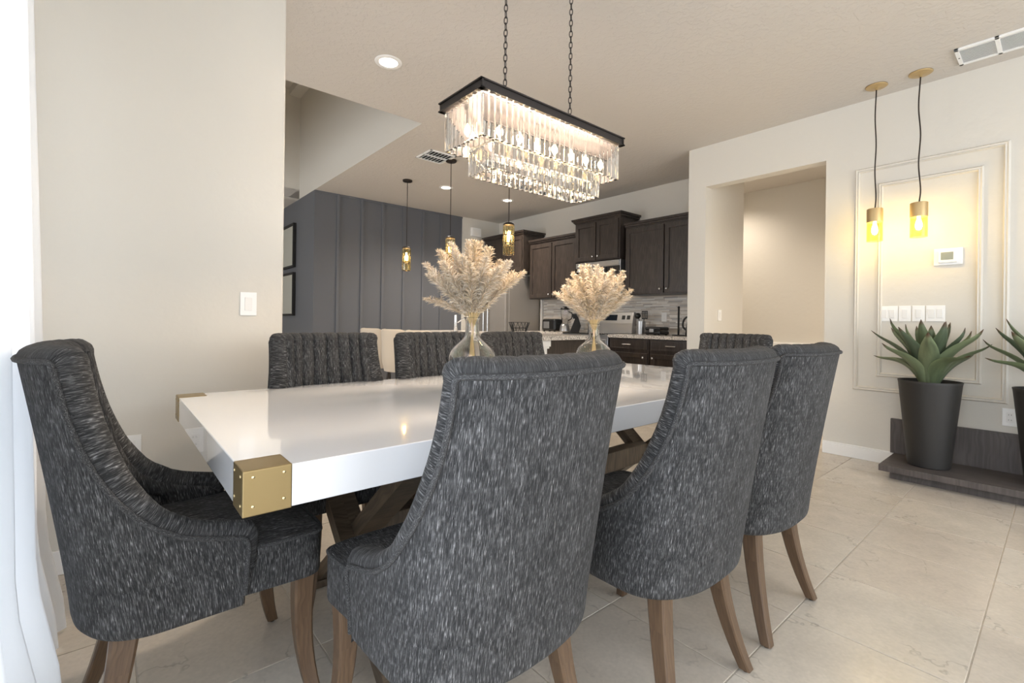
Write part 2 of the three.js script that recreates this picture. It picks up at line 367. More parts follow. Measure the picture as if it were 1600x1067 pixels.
const shellYs = spread([[Y0, 0.49, 5], [0.49, 0.52, 4], [0.52, 0.56, 12], [0.56, 0.65, 8], [0.65, 0.935, 10], [0.935, YT, 5]]), rimYs = spread([[SEATY, 0.49, 3], [0.49, 0.52, 4], [0.52, 0.56, 12], [0.56, 0.65, 8], [0.65, 0.935, 12], [0.935, YT, 5]]);
const TH = (y) => 0.082 + 0.006 * sm(0.9, 0.55, y);
function makeChair() {
  const g = new THREE.Group(); g.name = 'dining_chair';
  // outer shell, rounded under at the bottom
  const rows = shellYs.length - 1, cols = 64;
  const yRow = (v) => shellYs[Math.round(v * rows)];
  const outer = grid(cols, rows + 4, (u, v, i, j) => {
    const q = u * 2 - 1;
    if (j < 4) { const a = (j / 4) * Math.PI / 2, p = shellPoint(q, Y0), ins = 0.035 * (1 - Math.sin(a)); return V(p.x + p.nx * ins, Y0 + 0.03 - 0.03 * Math.cos(a) - 0.03 + 0.0, -(p.w + p.nw * ins)); }
    const y = yRow((j - 4) / rows), p = shellPoint(q, y); return V(p.x, y, -p.w);
  }, (u, v, i, j) => { const y = j < 4 ? Y0 - 0.035 * (4 - j) / 4 : yRow((j - 4) / rows), p = shellPoint(u * 2 - 1, Math.max(Y0, y)); return [p.arc, y]; });
  part('outer_shell', outer, M.fabric, g);
  // the edge loop: left side upwards, top across, right side downwards
  const loop = [], R = rimYs.length - 1;
  for (let i = 0; i <= R; i++) { const y = rimYs[i], p = shellPoint(-1, y); loop.push({ q: -1, y, p, e: V(p.tx, 0, -p.tw) }); }
  const C = CHN * 16;
  for (let i = 1; i < C; i++) { const q = -1 + 2 * i / C, p = shellPoint(q, YT); loop.push({ q, y: YT, p, e: V(0, 1, 0) }); }
  for (let i = R; i >= 0; i--) { const y = rimYs[i], p = shellPoint(1, y); loop.push({ q: 1, y, p, e: V(p.tx, 0, -p.tw) }); }
  // off-edge direction: perpendicular to the loop, in the surface
  const P = (o) => V(o.p.x, o.y, -o.p.w);
  loop.forEach((o, k) => {
    const a = P(loop[Math.max(0, k - 2)]), b = P(loop[Math.min(loop.length - 1, k + 2)]), t = b.sub(a).normalize(), n = V(o.p.nx, 0.12, -o.p.nw).normalize();
    o.n = n; o.off = t.clone().cross(n).normalize(); if (o.off.dot(o.e) < 0 && (k < R - 2 || k > loop.length - R + 1)) o.off.negate(); if (k > R && k < loop.length - R && o.off.y < 0) o.off.negate();
  });
  const rib = (q, y) => { const s = Math.abs(Math.sin(Math.PI * CHN * (q + 1) / 2)); return 0.020 * Math.pow(s, 0.42) - 0.012; };
  // inner cushion with upright channels
  const ic = CHN * 16, ir = R;
  const innerP = (q, y) => { const p = shellPoint(q, y), t = TH(y) + rib(q, y); return V(p.x + p.nx * t, y, -(p.w + p.nw * t)); };
  const inner = grid(ic, ir, (u, v) => innerP(1 - u * 2, rimYs[Math.round(v * ir)]), (u, v) => { const y = rimYs[Math.round(v * ir)], p = shellPoint(1 - u * 2, y); return [p.arc * 0.9, y]; });
  part('inner_back', inner, M.fabric, g);
  // padded rim over the edge
  const rk = 10;
  const rim = grid(loop.length - 1, rk, (u, v, i, j) => {
    const o = loop[i], a = Math.PI * v, t = TH(o.y) + rib(o.q, o.y), half = (1 - Math.cos(a)) / 2;
    const diag = 2 * Math.abs(o.off.y) * Math.hypot(o.off.x, o.off.z), lift = (0.028 + 0.5 * rib(o.q, o.y) * half) * (1 + 0.4 * diag);
    return P(o).add(V(o.p.nx, 0, -o.p.nw).multiplyScalar(t * half)).addScaledVector(o.off, lift * Math.sin(a));
  }, (u, v, i) => [i * 0.014, v * 0.09]);
  part('padded_rim', rim, M.fabric, g);
  // front ends of the arms
  for (const s of [-1, 1]) {
    const end = grid(6, 10, (u, v) => {
      const y = Y0 - 0.02 + (0.525 - Y0 + 0.02) * v, p = shellPoint(s, Math.max(Y0, y)), t = TH(y) * u;
      return V(p.x + p.nx * t, y, -(p.w + 0.010 * Math.sin(Math.PI * u)));
    }, (u, v) => [u * 0.07, v * 0.2]);
    part('arm_front', end, M.fabric, g);
  }
  // welt piping along the edge
  const pl = [];
  for (const s of [-1]) { for (let y = Y0; y < SEATY; y += 0.02) { const p = shellPoint(s, y); pl.push(V(p.x, y, -p.w - 0.002)); } }
  loop.forEach((o, k) => { if (k % 2 === 0 || (k > 3 && k < 20) || k > loop.length - 20) pl.push(P(o).addScaledVector(V(o.p.nx, 0, -o.p.nw), -0.002)); });
  for (let y = SEATY - 0.02; y >= Y0; y -= 0.02) { const p = shellPoint(1, y); pl.push(V(p.x, y, -p.w - 0.002)); }
  part('piping', tube(pl, 0.006, 300, 7), M.fabricPipe, g);
  // seat: box with crowned cushion
  const seatPlan = (r, wf) => { const h = 0.228, s = new THREE.Shape(); s.moveTo(-h + 0.05, -0.17); s.lineTo(h - 0.05, -0.17); s.lineTo(h, -0.05); s.lineTo(h + 0.012, wf - r); s.quadraticCurveTo(h + 0.012, wf, h + 0.012 - r, wf + 0.004); s.lineTo(-h - 0.012 + r, wf + 0.004); s.quadraticCurveTo(-h - 0.012, wf, -h - 0.012, wf - r); s.lineTo(-h, -0.05); s.closePath(); return s; };
  const sideG = new THREE.ExtrudeGeometry(seatPlan(0.035, 0.235), { depth: 0.098, bevelEnabled: true, bevelThickness: 0.012, bevelSize: 0.008, bevelSegments: 2, curveSegments: 6 });
  sideG.rotateX(-Math.PI / 2); sideG.translate(0, 0.376, 0);
  part('seat_box', boxUV(sideG), M.fabric, g);
  const cush = grid(22, 22, (u, v) => {
    const h = 0.236 - 0.05 * sm(0.4, 0, v), x = (u * 2 - 1) * h, w = -0.20 + 0.442 * v, ex = Math.pow(Math.abs(u * 2 - 1), 5), ez = Math.pow(v, 9);
    const corner = Math.max(0, Math.hypot(Math.max(0, Math.abs(u * 2 - 1) - 0.86) / 0.14, Math.max(0, v - 0.93) / 0.07) - 1);
    return V(x * (1 - 0.06 * Math.min(1, corner)), 0.478 + 0.024 * (1 - ex) * (1 - ez) + 0.004 * Math.sin(v * 3), -(w - 0.012 * Math.min(1, corner)));
  }, (u, v) => [u * 0.48, v * 0.48]);
  part('seat_cushion', cush, M.fabric, g);
  const sp = []; for (const [x, w] of [[-0.226, -0.10], [-0.240, 0.1], [-0.243, 0.2], [-0.237, 0.235], [-0.208, 0.247], [0, 0.249], [0.208, 0.247], [0.237, 0.235], [0.243, 0.2], [0.240, 0.1], [0.226, -0.10]]) sp.push([x, 0.479, -w]);
  part('seat_welt', tube(sp, 0.005, 90, 7), M.fabricPipe, g);
  part('underside', bx(-0.20, 0.20, 0.362, 0.38, -0.21, 0.17), M.under, g);
  // legs
  const leg = (x0, w0, x1, w1, bow, hx0, hz0, hx1, hz1, glide) => {
    const rings = [];
    for (let i = 0; i <= 10; i++) {
      const t = i / 10, k = bow(t);
      rings.push([V(x0 + (x1 - x0) * k, 0.392 * (1 - t) + (glide ? 0.008 * t : 0), -(w0 + (w1 - w0) * k)), hx0 + (hx1 - hx0) * t, hz0 + (hz1 - hz0) * t]);
    }
    const m = part('leg', squareLoft(rings.reverse()), M.leg, g);
    if (glide) part('glide', cyl(0.008, 0.009, 0.010, x1, 0.005, -w1, 12), M.glide, m);
  };
  for (const s of [-1, 1]) {
    leg(s * 0.150, -0.165, s * 0.207, -0.243, (t) => 0.25 * t + 0.75 * t * t, 0.026, 0.029, 0.016, 0.017, true);
    leg(s * 0.207, 0.205, s * 0.240, 0.238, (t) => t * t * t + 0.25 * Math.sin(t * Math.PI) * -0.6, 0.027, 0.027, 0.016, 0.016, true);
  }
  return g;
}
const chairProto = makeChair();
function chair(x, b, turn, label) {
  const c = chairProto.clone(); c.name = numbered('dining_chair'); c.position.set(x, 0, -b); c.rotation.y = turn;
  scene.add(c); tag(c, label, 'chair', 'charcoal dining chairs around the white table');
}
const deg = Math.PI / 180;
chair(0.665, 0.955, 2 * deg, 'charcoal flecked dining chair seen from behind, nearest the camera in the middle of the picture');
chair(1.275, 0.865, 0, 'charcoal flecked dining chair seen from behind, second along the near side of the table');
chair(1.852, 0.868, 0, 'charcoal flecked dining chair seen from behind, farthest right along the near side of the table');
chair(0.205, 1.545, -90 * deg, 'charcoal flecked dining chair at the table head beside the white curtain');
chair(0.765, 1.935, 180 * deg, 'charcoal channel-backed dining chair across the table, in front of the wall with the single switch');
chair(1.350, 1.94, 180 * deg, 'charcoal channel-backed dining chair across the table, half behind the left glass vase');
chair(1.902, 1.95, 180 * deg, 'charcoal channel-backed dining chair across the table, between the two glass vases');
chair(2.97, 1.465, 90 * deg, 'charcoal channel-backed dining chair at the far head of the table, before the hall opening');

// ---------------------------------------------------------------- dining table
{
  const A0 = 0.196, A1 = 2.866, B0 = 1.002, B1 = 2.159, T = 0.76, U = 0.675;
  const t = thing('dining_table', 'long glossy white dining table with brass corner brackets on crossed wooden trestles', 'table', [0, 0, 0]);
  part('tabletop', bx(A0, A1, U, T, -B1, -B0, 0.003), M.lacquer, t);
  const riv = new THREE.SphereGeometry(0.0034, 10, 6); riv.scale(1, 1, 0.45);
  const rivX = riv.clone().rotateY(Math.PI / 2);
  for (const [x, sx] of [[A0, 1], [A1, -1]]) for (const [b, sb] of [[B0, 1], [B1, -1]]) {
    const e = 0.0018, s = 0.0865, xo = x - sx * e, bo = b - sb * e;
    const k = part('corner_bracket', bx(xo, x + sx * s, U - e, T + e, -bo, -(b + sb * s), 0.0025), M.brass, t);
    for (const [u, y] of [[0.016, 0.012], [0.071, 0.012], [0.016, 0.068], [0.071, 0.064]]) {
      const r1 = part('rivet', riv, M.brassRivet, k); r1.position.set(x + sx * u, T - y, -(bo - sb * 0.0004));
      const r2 = part('rivet', rivX, M.brassRivet, k); r2.position.set(xo - sx * 0.0004, T - y, -(b + sb * u));
    }
  }
  for (const a of [0.66, 2.36]) {
    part('trestle_beam', bx(a - 0.05, a + 0.05, 0.635, U, -2.03, -1.13, 0.003), M.trestle, t);
    part('crossed_leg', bar([a - 0.024, 0.0, -1.20], [a - 0.024, 0.655, -1.98], 0.05, 0.095, V(1, 0, 0)), M.trestle, t);
    part('crossed_leg', bar([a + 0.024, 0.0, -1.96], [a + 0.024, 0.655, -1.18], 0.05, 0.095, V(1, 0, 0)), M.trestle, t);
    part('foot', bx(a - 0.05, a + 0.05, 0, 0.03, -1.28, -1.13, 0.004), M.trestle, t);
    part('foot', bx(a - 0.05, a + 0.05, 0, 0.03, -2.03, -1.88, 0.004), M.trestle, t);
  }
  part('stretcher', bx(0.66, 2.36, 0.27, 0.37, -1.62, -1.54, 0.004), M.trestle, t);
}

// ---------------------------------------------------------------- vases with dried grass
function vaseAndGrass(x, b, k, which, lx, count, spread, top) {
  const pro = [[0.012, 0.006], [0.06, 0.002], [0.077, 0.012], [0.092, 0.06], [0.0975, 0.105], [0.0985, 0.138], [0.091, 0.165], [0.076, 0.184], [0.055, 0.203], [0.038, 0.22], [0.030, 0.24], [0.0275, 0.275], [0.031, 0.298], [0.036, 0.306]];
  const out = new THREE.SplineCurve(pro.map(([r, y]) => new THREE.Vector2(r * k, y * k))).getPoints(60).map((p) => [Math.max(p.x, 0.0005), p.y]);
  const inn = out.slice(2).map(([r, y]) => [Math.max(0.001, r - 0.0028), y + (y < 0.03 ? 0.004 : 0)]).reverse();
  const v = thing('glass_vase', `clear bulbous glass vase with a narrow neck, ${which}`, 'vase', [x, 0.7602, -b]);
  part('glass_body', lathe([[0.0005, 0.006 * k], ...out, ...inn, [0.0005, inn.at(-1)[1]]], 56), M.vase, v);
  const H = 0.306 * k + 0.7602;
  const s = thing('pampas_bouquet', `bunch of fluffy beige dried pampas grass in the glass vase ${which}`, 'dried grass', [x, 0, -b]);
  for (let i = 0; i < count; i++) {
const ring = Math.sqrt((i + 0.5) / count), az = i * 2.39996 + lx, lean = spread * ring * rr(0.9, 1.05);
    const dx = Math.cos(az), dz = Math.sin(az), hTop = i === count - 1 && k === 1 ? H + 0.1 : top - 0.11 * ring * ring - rr(0, 0.07), L = hTop - H;
    const at = (t) => { // t 0 bottom in the vase, 1 tip
      if (t < 0.4) { const q = t / 0.4; return V(-dx * 0.02 * (1 - q) + dx * 0.014 * ring * q, 0.80 + (H - 0.80) * q, -dz * 0.02 * (1 - q) + dz * 0.014 * ring * q); }
      const q = (t - 0.4) / 0.6, o = 0.014 * ring + lean * (0.85 * q + 0.15 * q * q); return V(dx * o, H + L * q - 0.025 * ring * q * q, dz * o);
    };
    const pts = []; for (let j = 0; j <= 8; j++) pts.push(at(j / 8 * 0.97));
    // plume: hundreds of fine seed blades around the upper stalk
    const pos = [], col = [], c = new THREE.Color(), ax = V(), side = V(), n = V();
    const tint = rnd();
    for (let f = 0; f < 900; f++) {
      const t = 0.44 + 0.56 * Math.pow(rnd(), 0.9), base = at(Math.min(t, 0.985)), nx = at(Math.min(1, t + 0.02)); ax.copy(nx).sub(base).normalize();
      const ph = rnd() * Math.PI * 2, body = Math.sin(Math.PI * clamp((t - 0.34) / 0.70, 0, 1)), len = (0.012 + 0.034 * body) * rr(0.5, 1.3);
      side.set(Math.cos(ph), rr(-0.3, 0.5), Math.sin(ph)).normalize();
      const d = side.multiplyScalar(rr(0.3, 1.1)).addScaledVector(ax, rr(0.3, 1.0)).normalize();
      n.set(rnd() - 0.5, rnd() - 0.5, rnd() - 0.5).cross(d).normalize().multiplyScalar(rr(0.0009, 0.0021));
      const e = base.clone().addScaledVector(d, len), m = base.clone().addScaledVector(d, len * 0.55); m.y += 0.001;
      e.y -= 0.25 * len * rnd();
      pos.push(base.x, base.y, base.z, m.x + n.x, m.y + n.y, m.z + n.z, m.x - n.x, m.y - n.y, m.z - n.z, m.x - n.x, m.y - n.y, m.z - n.z, m.x + n.x, m.y + n.y, m.z + n.z, e.x, e.y, e.z);
      c.setHSL(0.095 + 0.012 * (rnd() - 0.5), 0.22 + 0.10 * tint, 0.36 + 0.38 * rnd() - 0.07 * tint);
      for (let z = 0; z < 6; z++) col.push(c.r, c.g, c.b);
    }
    const g = new THREE.BufferGeometry(); g.setAttribute('position', new THREE.Float32BufferAttribute(pos, 3)); g.setAttribute('color', new THREE.Float32BufferAttribute(col, 3)); g.computeVertexNormals();
    const pm = part('plume', g, M.plume, s);
    part('stalk', tube(pts, 0.0013, 14, 5), M.straw, pm);
  }
}
M.straw = std({ color: 0xd9bf8a, roughness: 0.8 }); 
M.plume = phys({ color: 0xffffff, vertexColors: true, roughness: 1, transmission: 0.2, thickness: 0, side: THREE.DoubleSide });
vaseAndGrass(1.15, 1.6, 1.0, 'farther left on the table', 0.3, 34, 0.21, 1.41);
vaseAndGrass(1.93, 1.6, 0.93, 'farther right on the table', 1.4, 32, 0.205, 1.39);

// ---------------------------------------------------------------- chandelier
{
  const a0 = 1.075, a1 = 1.985, b0 = 1.46, b1 = 1.77, Y = 1.99, c = thing('chandelier', 'rectangular two-tier crystal chandelier with dark metal frame hanging on chains', 'chandelier');
  const ringBox = (o, y0, y1, w) => [bx(a0 - o, a1 + o, y0, y1, -b0 - w + o, -b0 + o, 0.001), bx(a0 - o, a1 + o, y0, y1, -b1 - o, -b1 + w - o, 0.001), bx(a0 - o, a0 + w - o, y0, y1, -b1, -b0, 0.001), bx(a1 - w + o, a1 + o, y0, y1, -b1, -b0, 0.001)];
  part('frame', [...ringBox(0, Y - 0.006, Y, 0.018), ...ringBox(-0.008, Y - 0.036, Y - 0.005, 0.006), ...ringBox(0, Y - 0.041, Y - 0.035, 0.022), bx(a0 + 0.01, a1 - 0.01, Y - 0.034, Y - 0.028, -b1 + 0.01, -b0 - 0.01)], M.frameMetal, c);
  const low = [1.19, 1.87, 1.53, 1.70];
  part('lower_frame', [bx(low[0], low[1], Y - 0.20, Y - 0.192, -low[2] - 0.006, -low[2], 0), bx(low[0], low[1], Y - 0.20, Y - 0.192, -low[3], -low[3] + 0.006, 0), bx(low[0], low[0] + 0.006, Y - 0.20, Y - 0.192, -low[3], -low[2]), bx(low[1] - 0.006, low[1], Y - 0.20, Y - 0.192, -low[3], -low[2])], M.nickel, c);
  // triangular prism crystal, cut at both ends
  const prism = (w, h) => {
    const s = new THREE.Shape(); s.moveTo(-w / 2, 0); s.lineTo(w / 2, 0); s.lineTo(0, w * 0.62); s.closePath();
    const g = new THREE.ExtrudeGeometry(s, { depth: h, bevelEnabled: true, bevelThickness: 0.004, bevelSize: 0.0012, bevelSegments: 1 });
    g.rotateX(Math.PI / 2); return g;                 // hangs down from y = 0
  };
  const hang = (list, g, yTop) => { for (const [x, b, r] of list) { const m = part('crystal', g, M.crystal, c); m.position.set(x, yTop, -b); m.rotation.y = r; } };
  const around = (x0, x1, p0, p1, nl, ns) => {
    const o = [];
    for (let i = 0; i < nl; i++) { const x = x0 + (x1 - x0) * (i + 0.5) / nl; o.push([x, p0, Math.PI], [x, p1, 0]); }
    for (let i = 0; i < ns; i++) { const p = p0 + (p1 - p0) * (i + 0.5) / ns; o.push([x0, p, Math.PI / 2], [x1, p, -Math.PI / 2]); }
    return o;
  };
  hang(around(a0 + 0.022, a1 - 0.022, b0 + 0.022, b1 - 0.022, 28, 9), prism(0.024, 0.158), Y - 0.050);
  hang(around(low[0], low[1], low[2], low[3], 21, 6), prism(0.024, 0.105), Y - 0.202);
  part('bracket_bar', [...[1.32, 1.74].map((x) => bx(x - 0.01, x + 0.01, Y - 0.005, Y + 0.004, -b1 + 0.01, -b0 - 0.01))], M.frameMetal, c);
  // bulbs on candle sockets
  for (let i = 0; i < 7; i++) {
    const x = 1.20 + i * 0.11, bl = part('bulb', lathe([[0.0005, -0.055], [0.008, -0.05], [0.016, -0.03], [0.015, -0.015], [0.008, 0.0], [0.0005, 0.001]], 14), M.bulb, c);
    bl.position.set(x, Y - 0.10, -1.615);
    const so = part('socket', cyl(0.010, 0.010, 0.07, x, Y - 0.066, -1.615, 12), M.nickel, c);
    const l = new THREE.PointLight(0xffead2, 1.4, 0, 2); l.position.set(x, Y - 0.125, -1.615); l.castShadow = true; l.name = 'chandelier_bulb_lamp'; scene.add(l);
  }
  // chains of oval links
  const linkG = (() => { const s = []; for (let i = 0; i < 16; i++) { const a = i / 16 * Math.PI * 2; s.push(V(0.0075 * Math.cos(a), 0.013 * Math.sign(Math.sin(a)) * Math.pow(Math.abs(Math.sin(a)), 0.75) + 0.004 * Math.sin(a), 0)); } return tube(s, 0.0021, 24, 6, true); })();
  for (const x of [1.32, 1.74]) {
    const ch = part('chain', tube([[x, Y - 0.002, -1.615], [x, Y + 0.02, -1.615]], 0.003, 4, 8), M.frameMetal, c);
    for (let y = Y + 0.03, i = 0; y < CH - 0.05; y += 0.0275, i++) { const m = part('chain_link', linkG, M.frameMetal, ch); m.position.set(x, y, -1.615); m.rotation.y = i % 2 ? Math.PI / 2 + 0.5 : 0.5; }
  }
  part('ceiling_canopy', bx(1.25, 1.81, CH - 0.03, CH, -1.66, -1.57, 0.004), M.frameMetal, c);
}

// ---------------------------------------------------------------- other lamps
function canLight(x, b, which, power) {
  const t = thing('recessed_light', `round recessed ceiling downlight with white trim, ${which}`, 'ceiling light', [x, CH, -b], 0, 'recessed downlights');
  part('trim_ring', lathe([[0.062, -0.002], [0.066, -0.007], [0.090, -0.005], [0.093, 0]], 40), M.plate, t);
  part('lens', lathe([[0.0005, -0.004], [0.063, -0.003]], 32), M.canGlow, t);
  const l = new THREE.SpotLight(0xfff1e0, power, 0, 72 * deg, 0.8, 2); l.name = 'downlight_lamp'; l.position.set(x, CH - 0.012, -b); l.target.position.set(x, 0, -b); l.castShadow = true; l.shadow.radius = 2.5; scene.add(l, l.target);
}
canLight(1.456, 3.058, 'alone near the stairwell opening', 14);
canLight(3.42, 5.40, 'near the kitchen wall of charcoal boards', 18);
canLight(4.448, 5.35, 'above the kitchen aisle before the cabinets', 18);
canLight(6.0, 2.95, 'unseen behind the hall corner, lighting the hall wall', 9);  // out of view, placed to light the far hall wall
canLight(5.7, 0.75, 'added out of view behind the panelled wall to brighten the hall', 20);  // added lamp out of view, fills the rest of the hall

function crystalPendant(x, b, which) {
  const t = thing('crystal_pendant', `small cylindrical crystal pendant lamp on a dark rod, ${which}`, 'pendant lamp', [x, 0, -b], 0, 'crystal pendants over the kitchen island');
  part('canopy', lathe([[0.0005, CH], [0.06, CH], [0.06, CH - 0.016], [0.052, CH - 0.022], [0.0005, CH - 0.022]], 30), M.bronze, t);
  part('rod', cyl(0.004, 0.004, CH - 1.985, 0, (CH + 1.985) / 2, 0, 10), M.bronze, t);
  part('cap', lathe([[0.0005, 1.992], [0.03, 1.99], [0.052, 1.976], [0.054, 1.965], [0.0005, 1.965]], 28), M.bronze, t);
  const piece = new RoundedBoxGeometry(0.024, 0.088, 0.011, 1, 0.0035);
  for (let k = 0; k < 3; k++) {
    const list = []; for (let i = 0; i < 12; i++) { const a = (i + (k % 2) * 0.5) / 12 * Math.PI * 2, g = piece.clone(); g.rotateY(a); g.translate(Math.sin(a) * 0.048, 1.917 - k * 0.094, Math.cos(a) * 0.048); list.push(g); }
    part('crystal_tier', list, M.goldCrystal, t);
    part('ring', new THREE.TorusGeometry(0.043, 0.003, 6, 28).rotateX(Math.PI / 2).translate(0, 1.87 - k * 0.094, 0), M.bronze, t);
  }
  part('bulb', new THREE.SphereGeometry(0.018, 14, 10).scale(1, 3.2, 1).translate(0, 1.86, 0), M.bulb, t);
  const l = new THREE.PointLight(0xffd49a, 1.3, 0, 2); l.name = 'pendant_lamp_light'; l.position.set(x, 1.86, -b); l.castShadow = true; scene.add(l);
}
crystalPendant(2.88, 5.46, 'farthest left, before the charcoal boards');
crystalPendant(2.88, 4.45, 'in the middle');
crystalPendant(2.88, 3.44, 'the right one, below the chandelier');

function amberPendant(x, b, which, sway) {
  const t = thing('amber_pendant', `brass and amber glass cylinder pendant lamp, ${which}`, 'pendant lamp', [x, 0, -b], 0, 'brass pendants by the right wall');
  part('canopy', lathe([[0.0005, CH], [0.066, CH], [0.068, CH - 0.006], [0.06, CH - 0.012], [0.012, CH - 0.016], [0.008, CH - 0.03], [0.0005, CH - 0.03]], 40), M.lampBrass, t);
  part('cord', tube([[0, CH - 0.02, 0], [0.002, 2.6, -sway], [-0.001, 2.4, sway * 0.4], [0.002, 2.2, -sway * 0.6], [0, 2.0, sway * 0.8], [0, 1.922, 0]], 0.0042, 40, 8), M.bronze, t);
  part('brass_cap', lathe([[0.0005, 1.924], [0.047, 1.922], [0.050, 1.919], [0.050, 1.822], [0.046, 1.822], [0.046, 1.912], [0.0005, 1.914]], 44), M.lampBrass, t);
  part('amber_glass', lathe([[0.048, 1.822], [0.049, 1.75], [0.049, 1.681]], 44), M.amber, t);
  part('bulb', lathe([[0.0005, 1.728], [0.014, 1.735], [0.021, 1.756], [0.019, 1.78], [0.011, 1.81], [0.010, 1.83], [0.0005, 1.83]], 24), M.amberBulb, t);
  part('socket', cyl(0.014, 0.014, 0.06, 0, 1.862, 0, 16), M.lampBrass, t);
  const l = new THREE.PointLight(0xffe8bf, 0.27, 0, 2); l.name = 'amber_pendant_lamp'; l.position.set(x, 1.765, -b); l.castShadow = true; scene.add(l);
}
amberPendant(4.32, 0.928, 'the left one, nearer the hall opening', 0.006);
amberPendant(4.32, 0.677, 'the right one, above the thermostat', 0.009);

// ---------------------------------------------------------------- ceiling vents
{
  const t = thing('ceiling_vent', 'long white slatted air return grille in the ceiling, upper right', 'vent', [0, CH, 0]);
  const x0 = 4.11, x1 = 4.375, z0 = -0.483, z1 = 0.30, f = 0.022, d = 0.014;
  part('frame', [bx(x0, x1, -d, 0, z0, z0 + f, 0.002), bx(x0, x1, -d, 0, z1 - f, z1, 0.002), bx(x0, x0 + f, -d, 0, z0, z1, 0.002), bx(x1 - f, x1, -d, 0, z0, z1, 0.002), bx(x0, x1, -d, 0, -0.30, -0.278, 0.002), bx(x0, x1, -d, 0, -0.08, -0.058, 0.002)], M.plate, t);
  for (let i = 0; i < 13; i++) { const x = x0 + f + 0.012 + i * 0.0165, g = bx(-0.0105, 0.0105, -0.001, 0.001, z0 + 0.02, z1 - 0.02); g.rotateZ(0.75); g.translate(x, -0.007, 0); part('slat', g, M.plate, t); }
  part('backing', bx(x0 + 0.01, x1 - 0.01, -0.0012, 0, z0 + 0.01, z1 - 0.01), M.blackMatte, t);
  part('screw', cyl(0.004, 0.004, 0.003, (x0 + x1) / 2, -d - 0.001, z0 + 0.012, 8), M.blackMatte, t);
}
{
  const t = thing('ceiling_vent', 'small square white slatted supply vent in the ceiling beside the chandelier', 'vent', [2.69, CH, -4.46]);
  part('frame', [bx(-0.16, 0.16, -0.012, 0, -0.16, -0.14, 0.002), bx(-0.16, 0.16, -0.012, 0, 0.14, 0.16, 0.002), bx(-0.16, -0.14, -0.012, 0, -0.16, 0.16, 0.002), bx(0.14, 0.16, -0.012, 0, -0.16, 0.16, 0.002), bx(-0.16, 0.16, -0.012, 0, -0.012, 0.012, 0.002)], M.plate, t);
  for (let i = 0; i < 7; i++) { const g = bx(-0.016, 0.016, -0.0012, 0.0012, -0.14, 0.14); g.rotateZ(0.75); g.translate(-0.12 + i * 0.04, -0.010, 0); part('slat', g, M.plate, t); }
  part('backing', bx(-0.15, 0.15, -0.0012, 0, -0.15, 0.15), M.blackMatte, t);
}

// ---------------------------------------------------------------- wall plates
function plateOn(wall, name, label, cat, s, y, w, h, rockers, kind = 'rocker') {
  // wall: 'right' (x = 4.54, facing -x) or 'divider' (z = -2.65, facing +z) or 'hall' (z = -2.354)
  const t = wall === 'right' ? thing(name, label, cat, [4.54, y, -s], -Math.PI / 2) : wall === 'divider' ? thing(name, label, cat, [s, y, -2.65]) : thing(name, label, cat, [s, y, -2.354]);
  part('plate', bx(-w / 2, w / 2, -h / 2, h / 2, 0, 0.006, 0.002), M.plate, t);
  for (let i = 0; i < rockers; i++) {
    const cx = (i - (rockers - 1) / 2) * 0.046;
    if (kind === 'rocker') { const g = bx(cx - 0.0165, cx + 0.0165, -0.033, 0.033, 0.004, 0.0095, 0.0015); part('rocker', g.rotateX(0.04), M.white, t); }
    else { part('socket', bx(cx - 0.0165, cx + 0.0165, -0.033, 0.033, 0.004, 0.0075, 0.0012), M.white, t); for (const o of [-0.017, 0.017]) for (const s2 of [-0.006, 0.006]) part('slot', bx(cx + s2 - 0.001, cx + s2 + 0.001, o - 0.004, o + 0.004, 0.0070, 0.0079), M.blackMatte, t); }
  }
  return t;
}
plateOn('divider', 'light_switch', 'single white rocker switch plate on the bare wall at left', 'switch', 0.530, 1.122, 0.074, 0.116, 1);
plateOn('divider', 'wall_outlet', 'white outlet plate low on the left wall behind the head chair', 'outlet', 0.080, 0.475, 0.072, 0.116, 1, 'socket');
plateOn('right', 'light_switch', 'wide white two-rocker switch plate, leftmost behind the left agave', 'switch', 0.884, 1.149, 0.116, 0.116, 2);
plateOn('right', 'light_switch', 'white single rocker plate second from left behind the left agave', 'switch', 0.785, 1.149, 0.072, 0.116, 1);
plateOn('right', 'light_switch', 'white single rocker plate third from left behind the left agave', 'switch', 0.706, 1.149, 0.072, 0.116, 1);
plateOn('right', 'light_switch', 'wide white two-rocker switch plate, rightmost behind the left agave', 'switch', 0.612, 1.149, 0.104, 0.116, 2);
plateOn('right', 'wall_outlet', 'white outlet plate low on the wall beside the right pot', 'outlet', 0.235, 0.46, 0.072, 0.116, 1, 'socket');
plateOn('hall', 'light_switch', 'small white switch plate on the wall inside the hall opening', 'switch', 4.86, 1.145, 0.072, 0.116, 1);
{
  const t = thing('thermostat', 'white rectangular thermostat with grey screen on the panelled wall', 'thermostat', [4.54, 1.553, -0.548], -Math.PI / 2);
  part('back_plate', bx(-0.077, 0.077, -0.06, 0.06, 0, 0.012, 0.004), M.plate, t);
  part('body', bx(-0.052, 0.052, -0.044, 0.044, 0.010, 0.030, 0.005), M.plate, t);
  part('screen', bx(-0.036, 0.03, -0.024, 0.03, 0.0298, 0.0312), M.lcd, t);
  for (let i = 0; i < 4; i++) part('button', bx(-0.028 + i * 0.016, -0.020 + i * 0.016, -0.034, -0.029, 0.0298, 0.0315), M.white, t);
}
{
  const t = thing('door_chime', 'small white chime box high on the kitchen end wall', 'chime', [4.86, 2.60, -6.72]);
  part('case', bx(-0.1, 0.1, -0.075, 0.075, 0, 0.05, 0.008), M.plate, t);
  part('face_plate', bx(-0.08, 0.08, -0.055, 0.055, 0.049, 0.054, 0.003), M.white, t);
}

